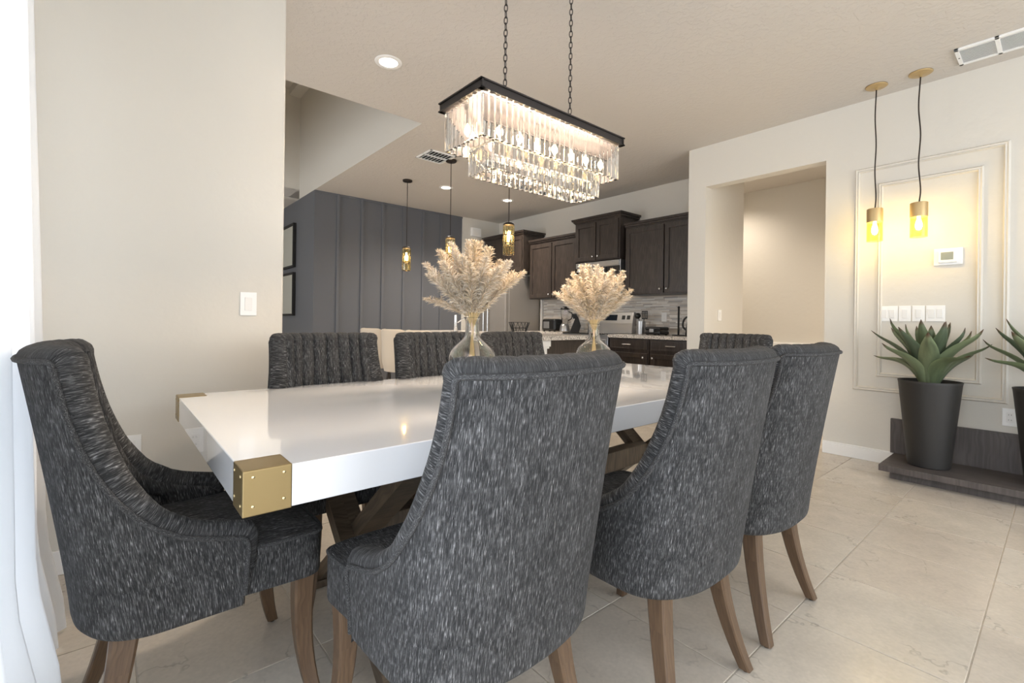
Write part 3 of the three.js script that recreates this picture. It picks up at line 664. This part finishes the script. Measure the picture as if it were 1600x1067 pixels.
// ---------------------------------------------------------------- plant stand with agaves
{
  const t = thing('plant_stand', 'low dark wooden platform with back board along the right wall', 'platform');
  part('back_board', bx(4.505, 4.538, 0.10, 0.357, -0.856, 1.3, 0.002), M.stand, t);
  part('deck', bx(4.058, 4.538, 0.058, 0.10, -0.834, 1.3, 0.002), M.stand, t);
  part('plinth', bx(4.13, 4.52, 0.0, 0.058, -0.785, 1.28, 0.001), M.stand, t);
}
M.leafs = [[92, 104, 76], [106, 117, 88], [82, 95, 74]].map(([r, g, b]) => {
  const f = fbm(256, 6, 3);
  return std({ map: (() => { const t = canvasTexture(256, (d) => { for (let y = 0; y < 256; y++) for (let x = 0; x < 256; x++) { const i = y * 256 + x, e = Math.abs(x / 255 - 0.5) * 2, tip = sm(0.90, 0.985, y / 255), edge = Math.pow(e, 6) * 0.25, k = 0.86 + 0.28 * f[i] + edge; put(d, i, r * k * (1 - tip) + 78 * tip, g * k * (1 - tip) + 56 * tip, b * k * (1 - tip) + 38 * tip); } }, 1); return t; })(), roughness: 0.5, side: THREE.DoubleSide });
});
function agave(x, b, which, phase) {
  const y0 = 0.1002, H = 0.583, pot = thing('tapered_planter', `tall dark tapered planter, ${which}`, 'planter', [x, y0, -b], 0, 'dark planters on the platform');
  part('planter_body', lathe([[0.0005, 0.003], [0.108, 0.0], [0.114, 0.006], [0.168, H - 0.02], [0.172, H], [0.163, H], [0.160, H - 0.03], [0.155, H - 0.05]], 56), M.pot, pot);
  part('soil', lathe([[0.0005, H - 0.030], [0.1585, H - 0.034]], 30), M.soil, pot);
  const p = thing('agave_plant', `green agave with broad pointed leaves, ${which}`, 'plant', [x, y0 + H - 0.035, -b], 0, 'agaves in the dark planters');
  const N = 30;
  for (let i = 0; i < N; i++) {
    const az = i * 2.39996 + phase, r = i / (N - 1), toWall = sm(0.1, 1, Math.cos(az)), L = (0.39 + 0.09 * Math.sin(r * Math.PI)) * rr(0.92, 1.08) * (1 - 0.35 * toWall * r), W = 0.054 + 0.012 * r;
    const el0 = (86 - 22 * r) * deg, bend = (6 + 50 * r) * deg * rr(0.75, 1.15) * (1 - 0.75 * toWall), curl = (16 + 34 * rnd()) * deg;
    const pts = []; let px = 0.012 + 0.028 * r, py = 0.0, e = el0; const seg = 14, stp = L / seg;
    for (let j = 0; j <= seg; j++) { pts.push([px, py, e]); const s = j / seg; e = el0 - bend * sm(0, 0.8, s) + curl * sm(0.72, 1, s); px += Math.cos(e) * stp; py += Math.sin(e) * stp; }
    const width = (s) => W * (0.50 + 0.50 * sm(0, 0.45, s)) * Math.pow(1 - Math.pow(s, 2.4), 0.85) + 0.0012;
    const surf = (off) => grid(6, seg, (u, v, ii, j) => {
      const [X, Y, a] = pts[j], t = (u * 2 - 1), w = width(v), cup = 0.45 * w * t * t + off * (1 - t * t) * (1 - v * 0.8);
      return V(X - Math.sin(a) * cup, Y + Math.cos(a) * cup, t * w);
    });
    const g = merge([surf(0), surf(-0.009)]);
    const m = part('leaf', g, M.leafs[i % 3], p); m.rotation.y = -az; m.rotation.order = 'YXZ';
  }
}
agave(4.29, 0.605, 'left of the two, below the switch row', 0.5);
agave(4.29, 0.045, 'right of the two, cut by the picture edge', 2.1);

// ---------------------------------------------------------------- kitchen cabinets
// doors and drawers are built facing -x, spanning b (= -z) from b0 to b1
function shaker(name, parent, xf, b0, b1, y0, y1, knob) {
  const fr = 0.055, t = 0.02, z0 = -b1 + 0.003, z1 = -b0 - 0.003;
  y0 += 0.003; y1 -= 0.003;
  const rail = (a0, a1, c0, c1) => bx(xf - t, xf, c0, c1, a0, a1, 0.002);
  const small = y1 - y0 < 0.2, f = small ? 0.018 : fr;
  const d = part(name, [bx(xf - (small ? 0.016 : 0.009), xf, y0 + f * 0.8, y1 - f * 0.8, z0 + f * 0.8, z1 - f * 0.8), rail(z0, z1, y0, y0 + f), rail(z0, z1, y1 - f, y1), rail(z0, z0 + f, y0 + f, y1 - f), rail(z1 - f, z1, y0 + f, y1 - f)], M.cabinet, parent);
  if (knob === 'bar') { const c = (z0 + z1) / 2, y = (y0 + y1) / 2; part('pull', [tube([[xf - t - 0.028, y, c - 0.06], [xf - t - 0.028, y, c + 0.06]], 0.006, 4, 8), cyl(0.005, 0.005, 0.03, 0, 0, 0, 8).rotateZ(Math.PI / 2).translate(xf - t - 0.014, y, c - 0.04), cyl(0.005, 0.005, 0.03, 0, 0, 0, 8).rotateZ(Math.PI / 2).translate(xf - t - 0.014, y, c + 0.04)], M.nickel, d); }
  else if (knob) { const [kb, ky] = knob; part('knob', [cyl(0.006, 0.006, 0.02, 0, 0, 0, 10).rotateZ(Math.PI / 2).translate(xf - t - 0.008, ky, -kb), new THREE.SphereGeometry(0.014, 14, 10).scale(0.7, 1, 1).translate(xf - t - 0.022, ky, -kb)], M.nickel, d); }
  return d;
}
function crown(parent, xf, b0, b1, y, left, right) {   // stepped, flaring crown moulding
  const s = [[0, 0.0], [0.010, 0.012], [0.022, 0.034], [0.040, 0.05], [0.044, 0.062]], list = [];
  for (let i = 0; i < s.length - 1; i++) { const o = s[i + 1][0]; list.push(bx(xf - o, 5.395, y + s[i][1], y + s[i + 1][1], -b1 - (left ? o : 0), -b0 + (right ? o : 0), 0.002)); }
  part('crown_moulding', list, M.cabinet, parent);
}
function upper(label, xf, b0, b1, y0, y1, l, r, cr = true) {
  const t = thing('wall_cabinet', label, 'cabinet', [0, 0, 0], 0);
  part('body', bx(xf, 5.395, y0, y1, -b1, -b0, 0.002), M.cabinet, t);
  const m = (b0 + b1) / 2, k = y0 + 0.06;
  shaker('door', t, xf, b0 + 0.02, m - 0.006, y0 + 0.01, y1 - 0.02, [m - 0.045, k]);
  shaker('door', t, xf, m + 0.006, b1 - 0.02, y0 + 0.01, y1 - 0.02, [m + 0.045, k]);
  if (cr) crown(t, xf, b0, b1, y1, l, r);
}
upper('dark brown two-door wall cabinet at the right end of the kitchen, by the wall corner', 5.07, 2.56, 3.70, 1.41, 2.27, false, false);
upper('dark brown raised wall cabinet with flared crown above the microwave', 5.00, 3.735, 4.505, 1.885, 2.43, true, true);
upper('dark brown two-door wall cabinet between the raised one and the refrigerator', 5.07, 4.52, 5.52, 1.41, 2.27, false, false);
upper('dark brown raised wall cabinet with crown above the refrigerator', 4.95, 5.545, 6.55, 1.845, 2.43, true, true);
function baseUnit(label, b0, b1, knobAt) {
  const t = thing('base_cabinet', label, 'cabinet'), xf = 4.80;
  part('body', bx(xf, 5.395, 0.10, 0.868, -b1, -b0, 0.002), M.cabinet, t);
  part('toe_kick', bx(xf + 0.06, 5.395, 0, 0.10, -b1, -b0), M.blackMatte, t);
  shaker('drawer', t, xf, b0 + 0.012, b1 - 0.012, 0.735, 0.858, 'bar');
  shaker('door', t, xf, b0 + 0.012, b1 - 0.012, 0.115, 0.70, [knobAt, 0.65]);
}
baseUnit('dark brown base cabinet with drawer, right end beside the wall corner', 2.56, 3.145, 3.09);
baseUnit('dark brown base cabinet with drawer, right next to the range', 3.155, 3.725, 3.215);
baseUnit('dark brown base cabinet left of the range, toward the refrigerator', 4.515, 5.0, 4.95);
baseUnit('dark brown base cabinet standing against the refrigerator panel', 5.01, 5.52, 5.06);
tag(part('countertop', bx(4.765, 5.39, 0.870, 0.91, -3.73, -2.545, 0.004), M.granite), 'speckled granite countertop right of the range', 'countertop');
tag(part('countertop_001', bx(4.765, 5.39, 0.870, 0.91, -5.52, -4.51, 0.004), M.granite), 'speckled granite countertop left of the range', 'countertop'); taken.countertop = 1;
{ // linear mosaic backsplash: slim stone and glass strips, each with its own edges
  const back = struct('trim_5', bx(5.385, 5.40, 0.91, 1.41, -5.52, -2.545), M.grout), list = [];
  const tones = [[0.62, 0.56, 0.49], [0.53, 0.48, 0.42], [0.70, 0.66, 0.60], [0.43, 0.40, 0.37], [0.58, 0.56, 0.53], [0.76, 0.73, 0.68]];
  for (let y = 0.912; y < 1.39; y += 0.0165) {
    let b = 2.55 - rnd() * 0.12;
    while (b < 5.50) {
      const w = rr(0.09, 0.24), s = Math.max(b, 2.55), e = Math.min(b + w, 5.515); b += w;
      if (e - s < 0.012) continue;
      const g = bx(5.381 - rnd() * 0.003, 5.388, y, y + 0.0150, -e + 0.001, -s - 0.001), c = tones[Math.floor(rnd() * 6)], k = rr(0.9, 1.1), col = [];
      for (let i = 0; i < g.attributes.position.count; i++) col.push(c[0] * k, c[1] * k, c[2] * k);
      g.setAttribute('color', new THREE.Float32BufferAttribute(col, 3)); list.push(g);
    }
  }
  const m = part('mosaic_strips', list, std({ vertexColors: true, roughness: 0.28 }), back); m.userData.kind = 'stuff';
  struct('trim_6', bx(5.34, 5.40, 0.0, 1.84, -5.545, -5.522), M.white);
}
{ // range
  const t = thing('kitchen_range', 'stainless electric range with black cooktop and upright control panel', 'stove');
  part('body', bx(4.78, 5.38, 0.02, 0.905, -4.50, -3.74, 0.004), M.steel, t);
  part('cooktop', bx(4.76, 5.30, 0.905, 0.918, -4.50, -3.74, 0.003), M.blackGlass, t);
  const d = part('oven_door', bx(4.755, 4.79, 0.20, 0.84, -4.49, -3.75, 0.004), M.steel, t);
  part('window', bx(4.752, 4.757, 0.32, 0.66, -4.38, -3.86), M.blackGlass, d);
  part('handle', [tube([[4.71, 0.79, -4.42], [4.71, 0.79, -3.82]], 0.011, 6, 10), bx(4.71, 4.76, 0.78, 0.80, -4.40, -4.38), bx(4.71, 4.76, 0.78, 0.80, -3.86, -3.84)], M.nickel, d);
  const pn = new THREE.Shape([[5.28, 0.918], [5.37, 0.918], [5.37, 1.195], [5.335, 1.195], [5.30, 1.05]].map(([x, y]) => new THREE.Vector2(x, y)));
  const pg = new THREE.ExtrudeGeometry(pn, { depth: 0.75, bevelEnabled: true, bevelSize: 0.004, bevelThickness: 0.004, bevelSegments: 2 }); pg.translate(0, 0, -4.495);
  const c = part('control_panel', pg, M.steel, t);
  const onP = (b0, b1, y0, y1, m, n) => { const g = bx(-0.004, 0.004, y0 - 1.12, y1 - 1.12, -b1, -b0); g.rotateZ(-0.24); g.translate(5.312, 1.12, 0); part(n, g, m, c); };
  onP(4.0, 4.28, 1.085, 1.165, M.display, 'display'); onP(3.87, 3.92, 1.10, 1.155, M.black, 'knob'); onP(3.79, 3.84, 1.10, 1.155, M.black, 'knob');
  onP(4.34, 4.39, 1.10, 1.155, M.black, 'knob'); onP(4.42, 4.47, 1.10, 1.155, M.black, 'knob');
}
{
  const t = thing('microwave', 'stainless over-range microwave under the raised cabinet', 'microwave');
  part('case', bx(5.02, 5.39, 1.46, 1.88, -4.50, -3.74, 0.004), M.steel, t);
  part('door', bx(5.0, 5.022, 1.47, 1.80, -4.49, -3.95, 0.003), M.blackGlass, t);
  part('control_strip', bx(5.0, 5.022, 1.47, 1.80, -3.94, -3.75, 0.003), M.black, t);
  part('vent_grille', bx(5.0, 5.022, 1.81, 1.875, -4.49, -3.75, 0.003), M.steel, t);
  part('handle', tube([[4.97, 1.50, -3.97], [4.97, 1.78, -3.97]], 0.008, 6, 8), M.nickel, t);
}
{
  const t = thing('refrigerator', 'tall grey stainless refrigerator in the far kitchen corner', 'refrigerator');
  part('body', bx(4.71, 5.36, 0.02, 1.78, -6.50, -5.60, 0.006), M.fridge, t);
  for (const [a, b] of [[5.605, 6.045], [6.055, 6.495]]) { const d = part('door', bx(4.645, 4.705, 0.04, 1.775, -b, -a, 0.01), M.fridge, t); const h = a < 5.9 ? b - 0.05 : a + 0.05; part('handle', tube([[4.60, 0.7, -h], [4.60, 1.45, -h]], 0.010, 6, 8), M.nickel, d); }
  part('hinge_cover', bx(4.66, 4.76, 1.78, 1.80, -5.70, -5.62, 0.003), M.black, t);
}

// ---------------------------------------------------------------- kitchen island and stools
{
  const t = thing('kitchen_island', 'kitchen island with white corner post, white side and dark end panel', 'island');
  part('cabinet_body', bx(3.12, 3.72, 0.10, 0.878, -5.60, -3.20, 0.003), M.cabinet, t);
  part('toe_kick', bx(3.14, 3.66, 0, 0.10, -5.56, -3.26), M.blackMatte, t);
  part('side_wall', bx(2.99, 3.12, 0, 0.878, -5.60, -3.32, 0.002), M.white, t);
  part('corner_post', [bx(2.985, 3.165, 0, 0.80, -3.35, -3.19, 0.003), bx(2.97, 3.18, 0.80, 0.82, -3.36, -3.175, 0.004), bx(2.96, 3.19, 0.82, 0.878, -3.37, -3.165, 0.003), bx(2.975, 3.175, 0, 0.12, -3.36, -3.18, 0.003)], M.white, t);
}
tag(part('island_countertop', bx(2.56, 3.77, 0.880, 0.92, -5.68, -3.13, 0.004), M.granite), 'speckled granite countertop of the kitchen island', 'countertop');
function stool(x, b, which) {
  const t = thing('bar_stool', `cream upholstered barrel bar stool at the island, ${which}`, 'stool', [x, 0, -b], 0, 'cream bar stools');
  const prof = (q, v) => { // q -1..1 across, v 0..1 up, shell opens towards +x
    const a = Math.PI + q * 1.75, R = 0.235 + 0.015 * v, top = 0.945 - 0.12 * sm(0.45, 1, Math.abs(q)), y = 0.545 + (top - 0.545) * v;
    return [Math.cos(a), Math.sin(a), R, y];
  };
  const o = grid(40, 10, (u, v) => { const [c, s, R, y] = prof(1 - u * 2, v); return V(c * (R - 0.02 * sm(0.25, 0, v)), y, s * (R - 0.02 * sm(0.25, 0, v))); });
  const i = grid(40, 10, (u, v) => { const [c, s, R, y] = prof(u * 2 - 1, v); return V(c * (R - 0.05), y, s * (R - 0.05)); });
  const cap = grid(40, 6, (u, v) => { const [c, s, R, y] = prof(u * 2 - 1, 1), a = Math.PI * v; return V(c * (R - 0.025 + 0.025 * Math.cos(a)), y + 0.018 * Math.sin(a), s * (R - 0.025 + 0.025 * Math.cos(a))); });
  part('back_shell', [o, i], M.cream, t); part('top_roll', cap, M.cream, t);
  part('seat', lathe([[0.0005, 0.54], [0.19, 0.54], [0.205, 0.56], [0.205, 0.63], [0.18, 0.66], [0.0005, 0.668]], 36), M.cream, t);
  for (const [sx, sz] of [[1, 1], [1, -1], [-1, 1], [-1, -1]]) part('leg', new THREE.CylinderGeometry(0.016, 0.010, 0.56, 12).applyMatrix4(new THREE.Matrix4().makeRotationFromEuler(new THREE.Euler(-sz * 0.11, 0, sx * 0.11))).translate(sx * 0.155, 0.279, sz * 0.155), M.darkLeg, t);
  part('foot_ring', new THREE.TorusGeometry(0.235, 0.007, 8, 40).rotateX(Math.PI / 2).translate(0, 0.22, 0), M.darkLeg, t);
}
stool(2.30, 4.85, 'farthest left of the three');
stool(2.30, 4.34, 'the middle one');
stool(2.30, 3.83, 'the right one, mostly hidden by dining chairs');

// ---------------------------------------------------------------- small things on the counters
{
  const t = thing('kitchen_faucet', 'polished chrome faucet standing on the island top', 'faucet', [3.22, 0.92, -4.83]);
  part('base', cyl(0.03, 0.028, 0.012, 0, 0.006, 0, 20), M.nickel, t);
  part('column', lathe([[0.0005, 0.01], [0.022, 0.01], [0.020, 0.20], [0.017, 0.21], [0.0005, 0.212]], 24), M.nickel, t);
  part('spout', tube([[0, 0.10, 0], [0.08, 0.155, 0.04], [0.17, 0.205, 0.09]], 0.010, 14, 10), M.nickel, t);
  part('deck_plate', bx(-0.06, 0.06, 0, 0.006, -0.03, 0.03, 0.002), M.nickel, t);
}
{
  const t = thing('wire_basket', 'black geometric wire fruit basket on the island top', 'basket', [3.42, 0.92, -3.88], 0.75);
  const W = 0.14, w = 0.09, h = 0.125, D = 0.10, d = 0.06, list = [];
  const top = [[-W, h, -D], [W, h, -D], [W, h, D], [-W, h, D]], bot = [[-w, 0.003, -d], [w, 0.003, -d], [w, 0.003, d], [-w, 0.003, d]];
  for (let i = 0; i < 4; i++) {
    const j = (i + 1) % 4, wire = (p, q) => list.push(bar(p, q, 0.0045, 0.0045, V(0.1, 0.9, 0.3)));
    wire(top[i], top[j]); wire(bot[i], bot[j]); wire(top[i], bot[i]);
    const m = (p, q, f) => p.map((v, k) => v + (q[k] - v) * f);
    wire(m(top[i], top[j], 0.33), m(bot[i], bot[j], 0.0)); wire(m(top[i], top[j], 0.33), m(bot[i], bot[j], 0.6)); wire(m(top[i], top[j], 0.75), m(bot[i], bot[j], 0.6)); wire(m(top[i], top[j], 0.75), bot[j]);
    wire(m(top[i], bot[i], 0.5), m(top[j], bot[j], 0.5));
  }
  part('wires', list, M.blackMatte, t);
}
{
  const t = thing('toaster', 'black two-slot toaster on the left counter', 'toaster', [5.12, 0.91, -5.06]);
  part('body', bx(-0.085, 0.085, 0.012, 0.19, -0.14, 0.14, 0.03), M.black, t);
  for (const x of [-0.03, 0.03]) part('slot', bx(x - 0.012, x + 0.012, 0.188, 0.192, -0.11, 0.11), M.blackMatte, t);
  part('side_band', bx(-0.088, -0.083, 0.05, 0.15, -0.10, 0.02, 0.002), M.steel, t);
  part('lever', bx(-0.015, 0.015, 0.11, 0.125, 0.138, 0.165, 0.003), M.black, t);
  for (const x of [-0.06, 0.06]) for (const z of [-0.11, 0.11]) part('foot', bx(x - 0.01, x + 0.01, 0, 0.014, z - 0.01, z + 0.01), M.blackMatte, t);
}
{
  const t = thing('blender', 'blender with clear jar, black lid and steel base on the left counter', 'blender', [5.12, 0.91, -4.80]);
  part('base', lathe([[0.0005, 0], [0.075, 0], [0.078, 0.02], [0.066, 0.09], [0.05, 0.12], [0.0005, 0.125]], 28), M.steel, t);
  part('jar', lathe([[0.045, 0.125], [0.062, 0.33], [0.059, 0.33], [0.042, 0.129], [0.0005, 0.129], [0.0005, 0.125], [0.045, 0.125]], 28), M.vase, t);
  part('lid', lathe([[0.0005, 0.375], [0.03, 0.375], [0.034, 0.36], [0.064, 0.355], [0.065, 0.328], [0.0005, 0.328]], 28), M.black, t);
  part('handle', tube([[0.055, 0.30, 0.02], [0.095, 0.28, 0.05], [0.09, 0.2, 0.05], [0.05, 0.17, 0.02]], 0.008, 16, 8), M.black, t);
}
{
  const t = thing('knife_block', 'slanted black knife block with knives beside the blender', 'knife block', [5.14, 0.914, -4.59]);
  const s = new THREE.Shape([[-0.13, 0], [0.05, 0], [0.09, 0.10], [0.03, 0.24], [-0.02, 0.22]].map(([x, y]) => new THREE.Vector2(x, y)));
  const g = new THREE.ExtrudeGeometry(s, { depth: 0.08, bevelEnabled: true, bevelSize: 0.003, bevelThickness: 0.003, bevelSegments: 1 }); g.translate(0, 0, -0.04); g.rotateY(-0.9); g.scale(0.7, 0.9, 0.7);
  part('block', g, M.blackMatte, t);
  for (let i = 0; i < 4; i++) part('knife_handle', bar([-0.012 + 0.004 * i, 0.19, -0.035 + 0.02 * i], [-0.04 + 0.004 * i, 0.26, -0.05 + 0.02 * i], 0.012, 0.016), M.black, t);
}
{
  const t = thing('utensil_crock', 'steel utensil crock on the counter right of the range', 'crock', [5.20, 0.91, -3.54]);
  part('crock_body', lathe([[0.0005, 0.0], [0.055, 0.0], [0.057, 0.005], [0.057, 0.17], [0.053, 0.17], [0.053, 0.01], [0.0005, 0.01]], 30), M.steel, t);
}
{
  const t = thing('spatula', 'black slotted spatula standing in the steel crock', 'utensil', [5.20, 0.91, -3.54]);
  part('handle', bar([0, 0.012, 0], [0.0, 0.20, 0.045], 0.009, 0.009), M.black, t);
  part('blade', [bx(-0.006, 0.006, 0.195, 0.30, 0.010, 0.018, 0.002), bx(-0.006, 0.006, 0.195, 0.30, 0.085, 0.093, 0.002), bx(-0.006, 0.006, 0.195, 0.21, 0.01, 0.093, 0.002), bx(-0.006, 0.006, 0.29, 0.302, 0.01, 0.093, 0.002), bx(-0.004, 0.004, 0.2, 0.3, 0.032, 0.038), bx(-0.004, 0.004, 0.2, 0.3, 0.048, 0.054), bx(-0.004, 0.004, 0.2, 0.3, 0.065, 0.071)], M.black, t);
  const u = thing('ladle', 'black ladle leaning in the steel crock', 'utensil', [5.20, 0.91, -3.54]);
  part('handle', bar([0.01, 0.012, 0.01], [0.0, 0.215, -0.04], 0.009, 0.009), M.black, u);
  part('bowl', new THREE.SphereGeometry(0.04, 18, 10, 0, Math.PI * 2, 0, Math.PI * 0.6).rotateZ(0.9).translate(0.0, 0.235, -0.05), M.black, u);
}
{
  const t = thing('sandwich_press', 'low black sandwich press on the counter beside the crock', 'appliance', [5.14, 0.91, -3.27]);
  part('lower_half', bx(-0.10, 0.10, 0.008, 0.05, -0.11, 0.11, 0.015), M.black, t);
  part('upper_half', bx(-0.10, 0.10, 0.054, 0.10, -0.11, 0.11, 0.02), M.black, t);
  part('latch', bx(-0.125, -0.095, 0.035, 0.075, -0.03, 0.03, 0.004), M.steel, t);
  for (const x of [-0.08, 0.08]) for (const z of [-0.08, 0.08]) part('foot', bx(x - 0.01, x + 0.01, 0, 0.01, z - 0.01, z + 0.01), M.blackMatte, t);
}
{
  const t = thing('towel_holder', 'black upright paper towel holder on the right counter', 'holder', [5.12, 0.91, -2.97]);
  part('base', cyl(0.075, 0.072, 0.012, 0, 0.006, 0, 28), M.blackMatte, t);
  part('post', [cyl(0.011, 0.011, 0.32, 0, 0.17, 0, 14), new THREE.SphereGeometry(0.014, 12, 8).translate(0, 0.335, 0)], M.blackMatte, t);
}
{
  const t = thing('kettle', 'black kettle half hidden by the wall corner', 'kettle', [5.02, 0.91, -2.74]);
  part('body', lathe([[0.0005, 0.0], [0.075, 0.0], [0.078, 0.02], [0.062, 0.16], [0.04, 0.19], [0.0005, 0.20]], 28), M.black, t);
  part('handle', tube([[0, 0.185, 0.055], [-0.01, 0.23, -0.0], [-0.02, 0.20, -0.085], [-0.02, 0.11, -0.105], [-0.01, 0.07, -0.072]], 0.011, 20, 8).scale(1, 1, 1), M.black, t);
  part('knob', new THREE.SphereGeometry(0.014, 12, 8).translate(0, 0.21, 0), M.black, t);
}
{
  const t = thing('wall_outlet', 'white outlet plate on the mosaic backsplash right of the range', 'outlet', [5.380, 1.135, -3.32], -Math.PI / 2);
  part('plate', bx(-0.036, 0.036, -0.058, 0.058, 0, 0.006, 0.002), M.plate, t);
  for (const y of [-0.02, 0.02]) part('socket', bx(-0.016, 0.016, y - 0.014, y + 0.014, 0.005, 0.008, 0.002), M.white, t);
}
// framed mirrors on the charcoal side wall
for (const [y0, y1, w] of [[1.834, 2.50, 'upper of the two'], [1.10, 1.757, 'lower of the two']]) {
  const t = thing('wall_mirror', `square black-framed mirror on the grey side wall, ${w}`, 'mirror', [0, 0, 0], 0, 'mirrors on the grey side wall');
  const x = 2.143, z0 = -8.22, z1 = -7.55, f = 0.03, d = 0.045;
  part('frame', [bx(x - d, x, y0, y0 + f, z0, z1, 0.002), bx(x - d, x, y1 - f, y1, z0, z1, 0.002), bx(x - d, x, y0 + f, y1 - f, z0, z0 + f, 0.002), bx(x - d, x, y0 + f, y1 - f, z1 - f, z1, 0.002)], M.blackMatte, t);
  part('mirror_glass', bx(x - 0.03, x - 0.002, y0 + f * 0.9, y1 - f * 0.9, z0 + f * 0.9, z1 - f * 0.9), M.mirror, t);
}

renderer.render(scene, camera);
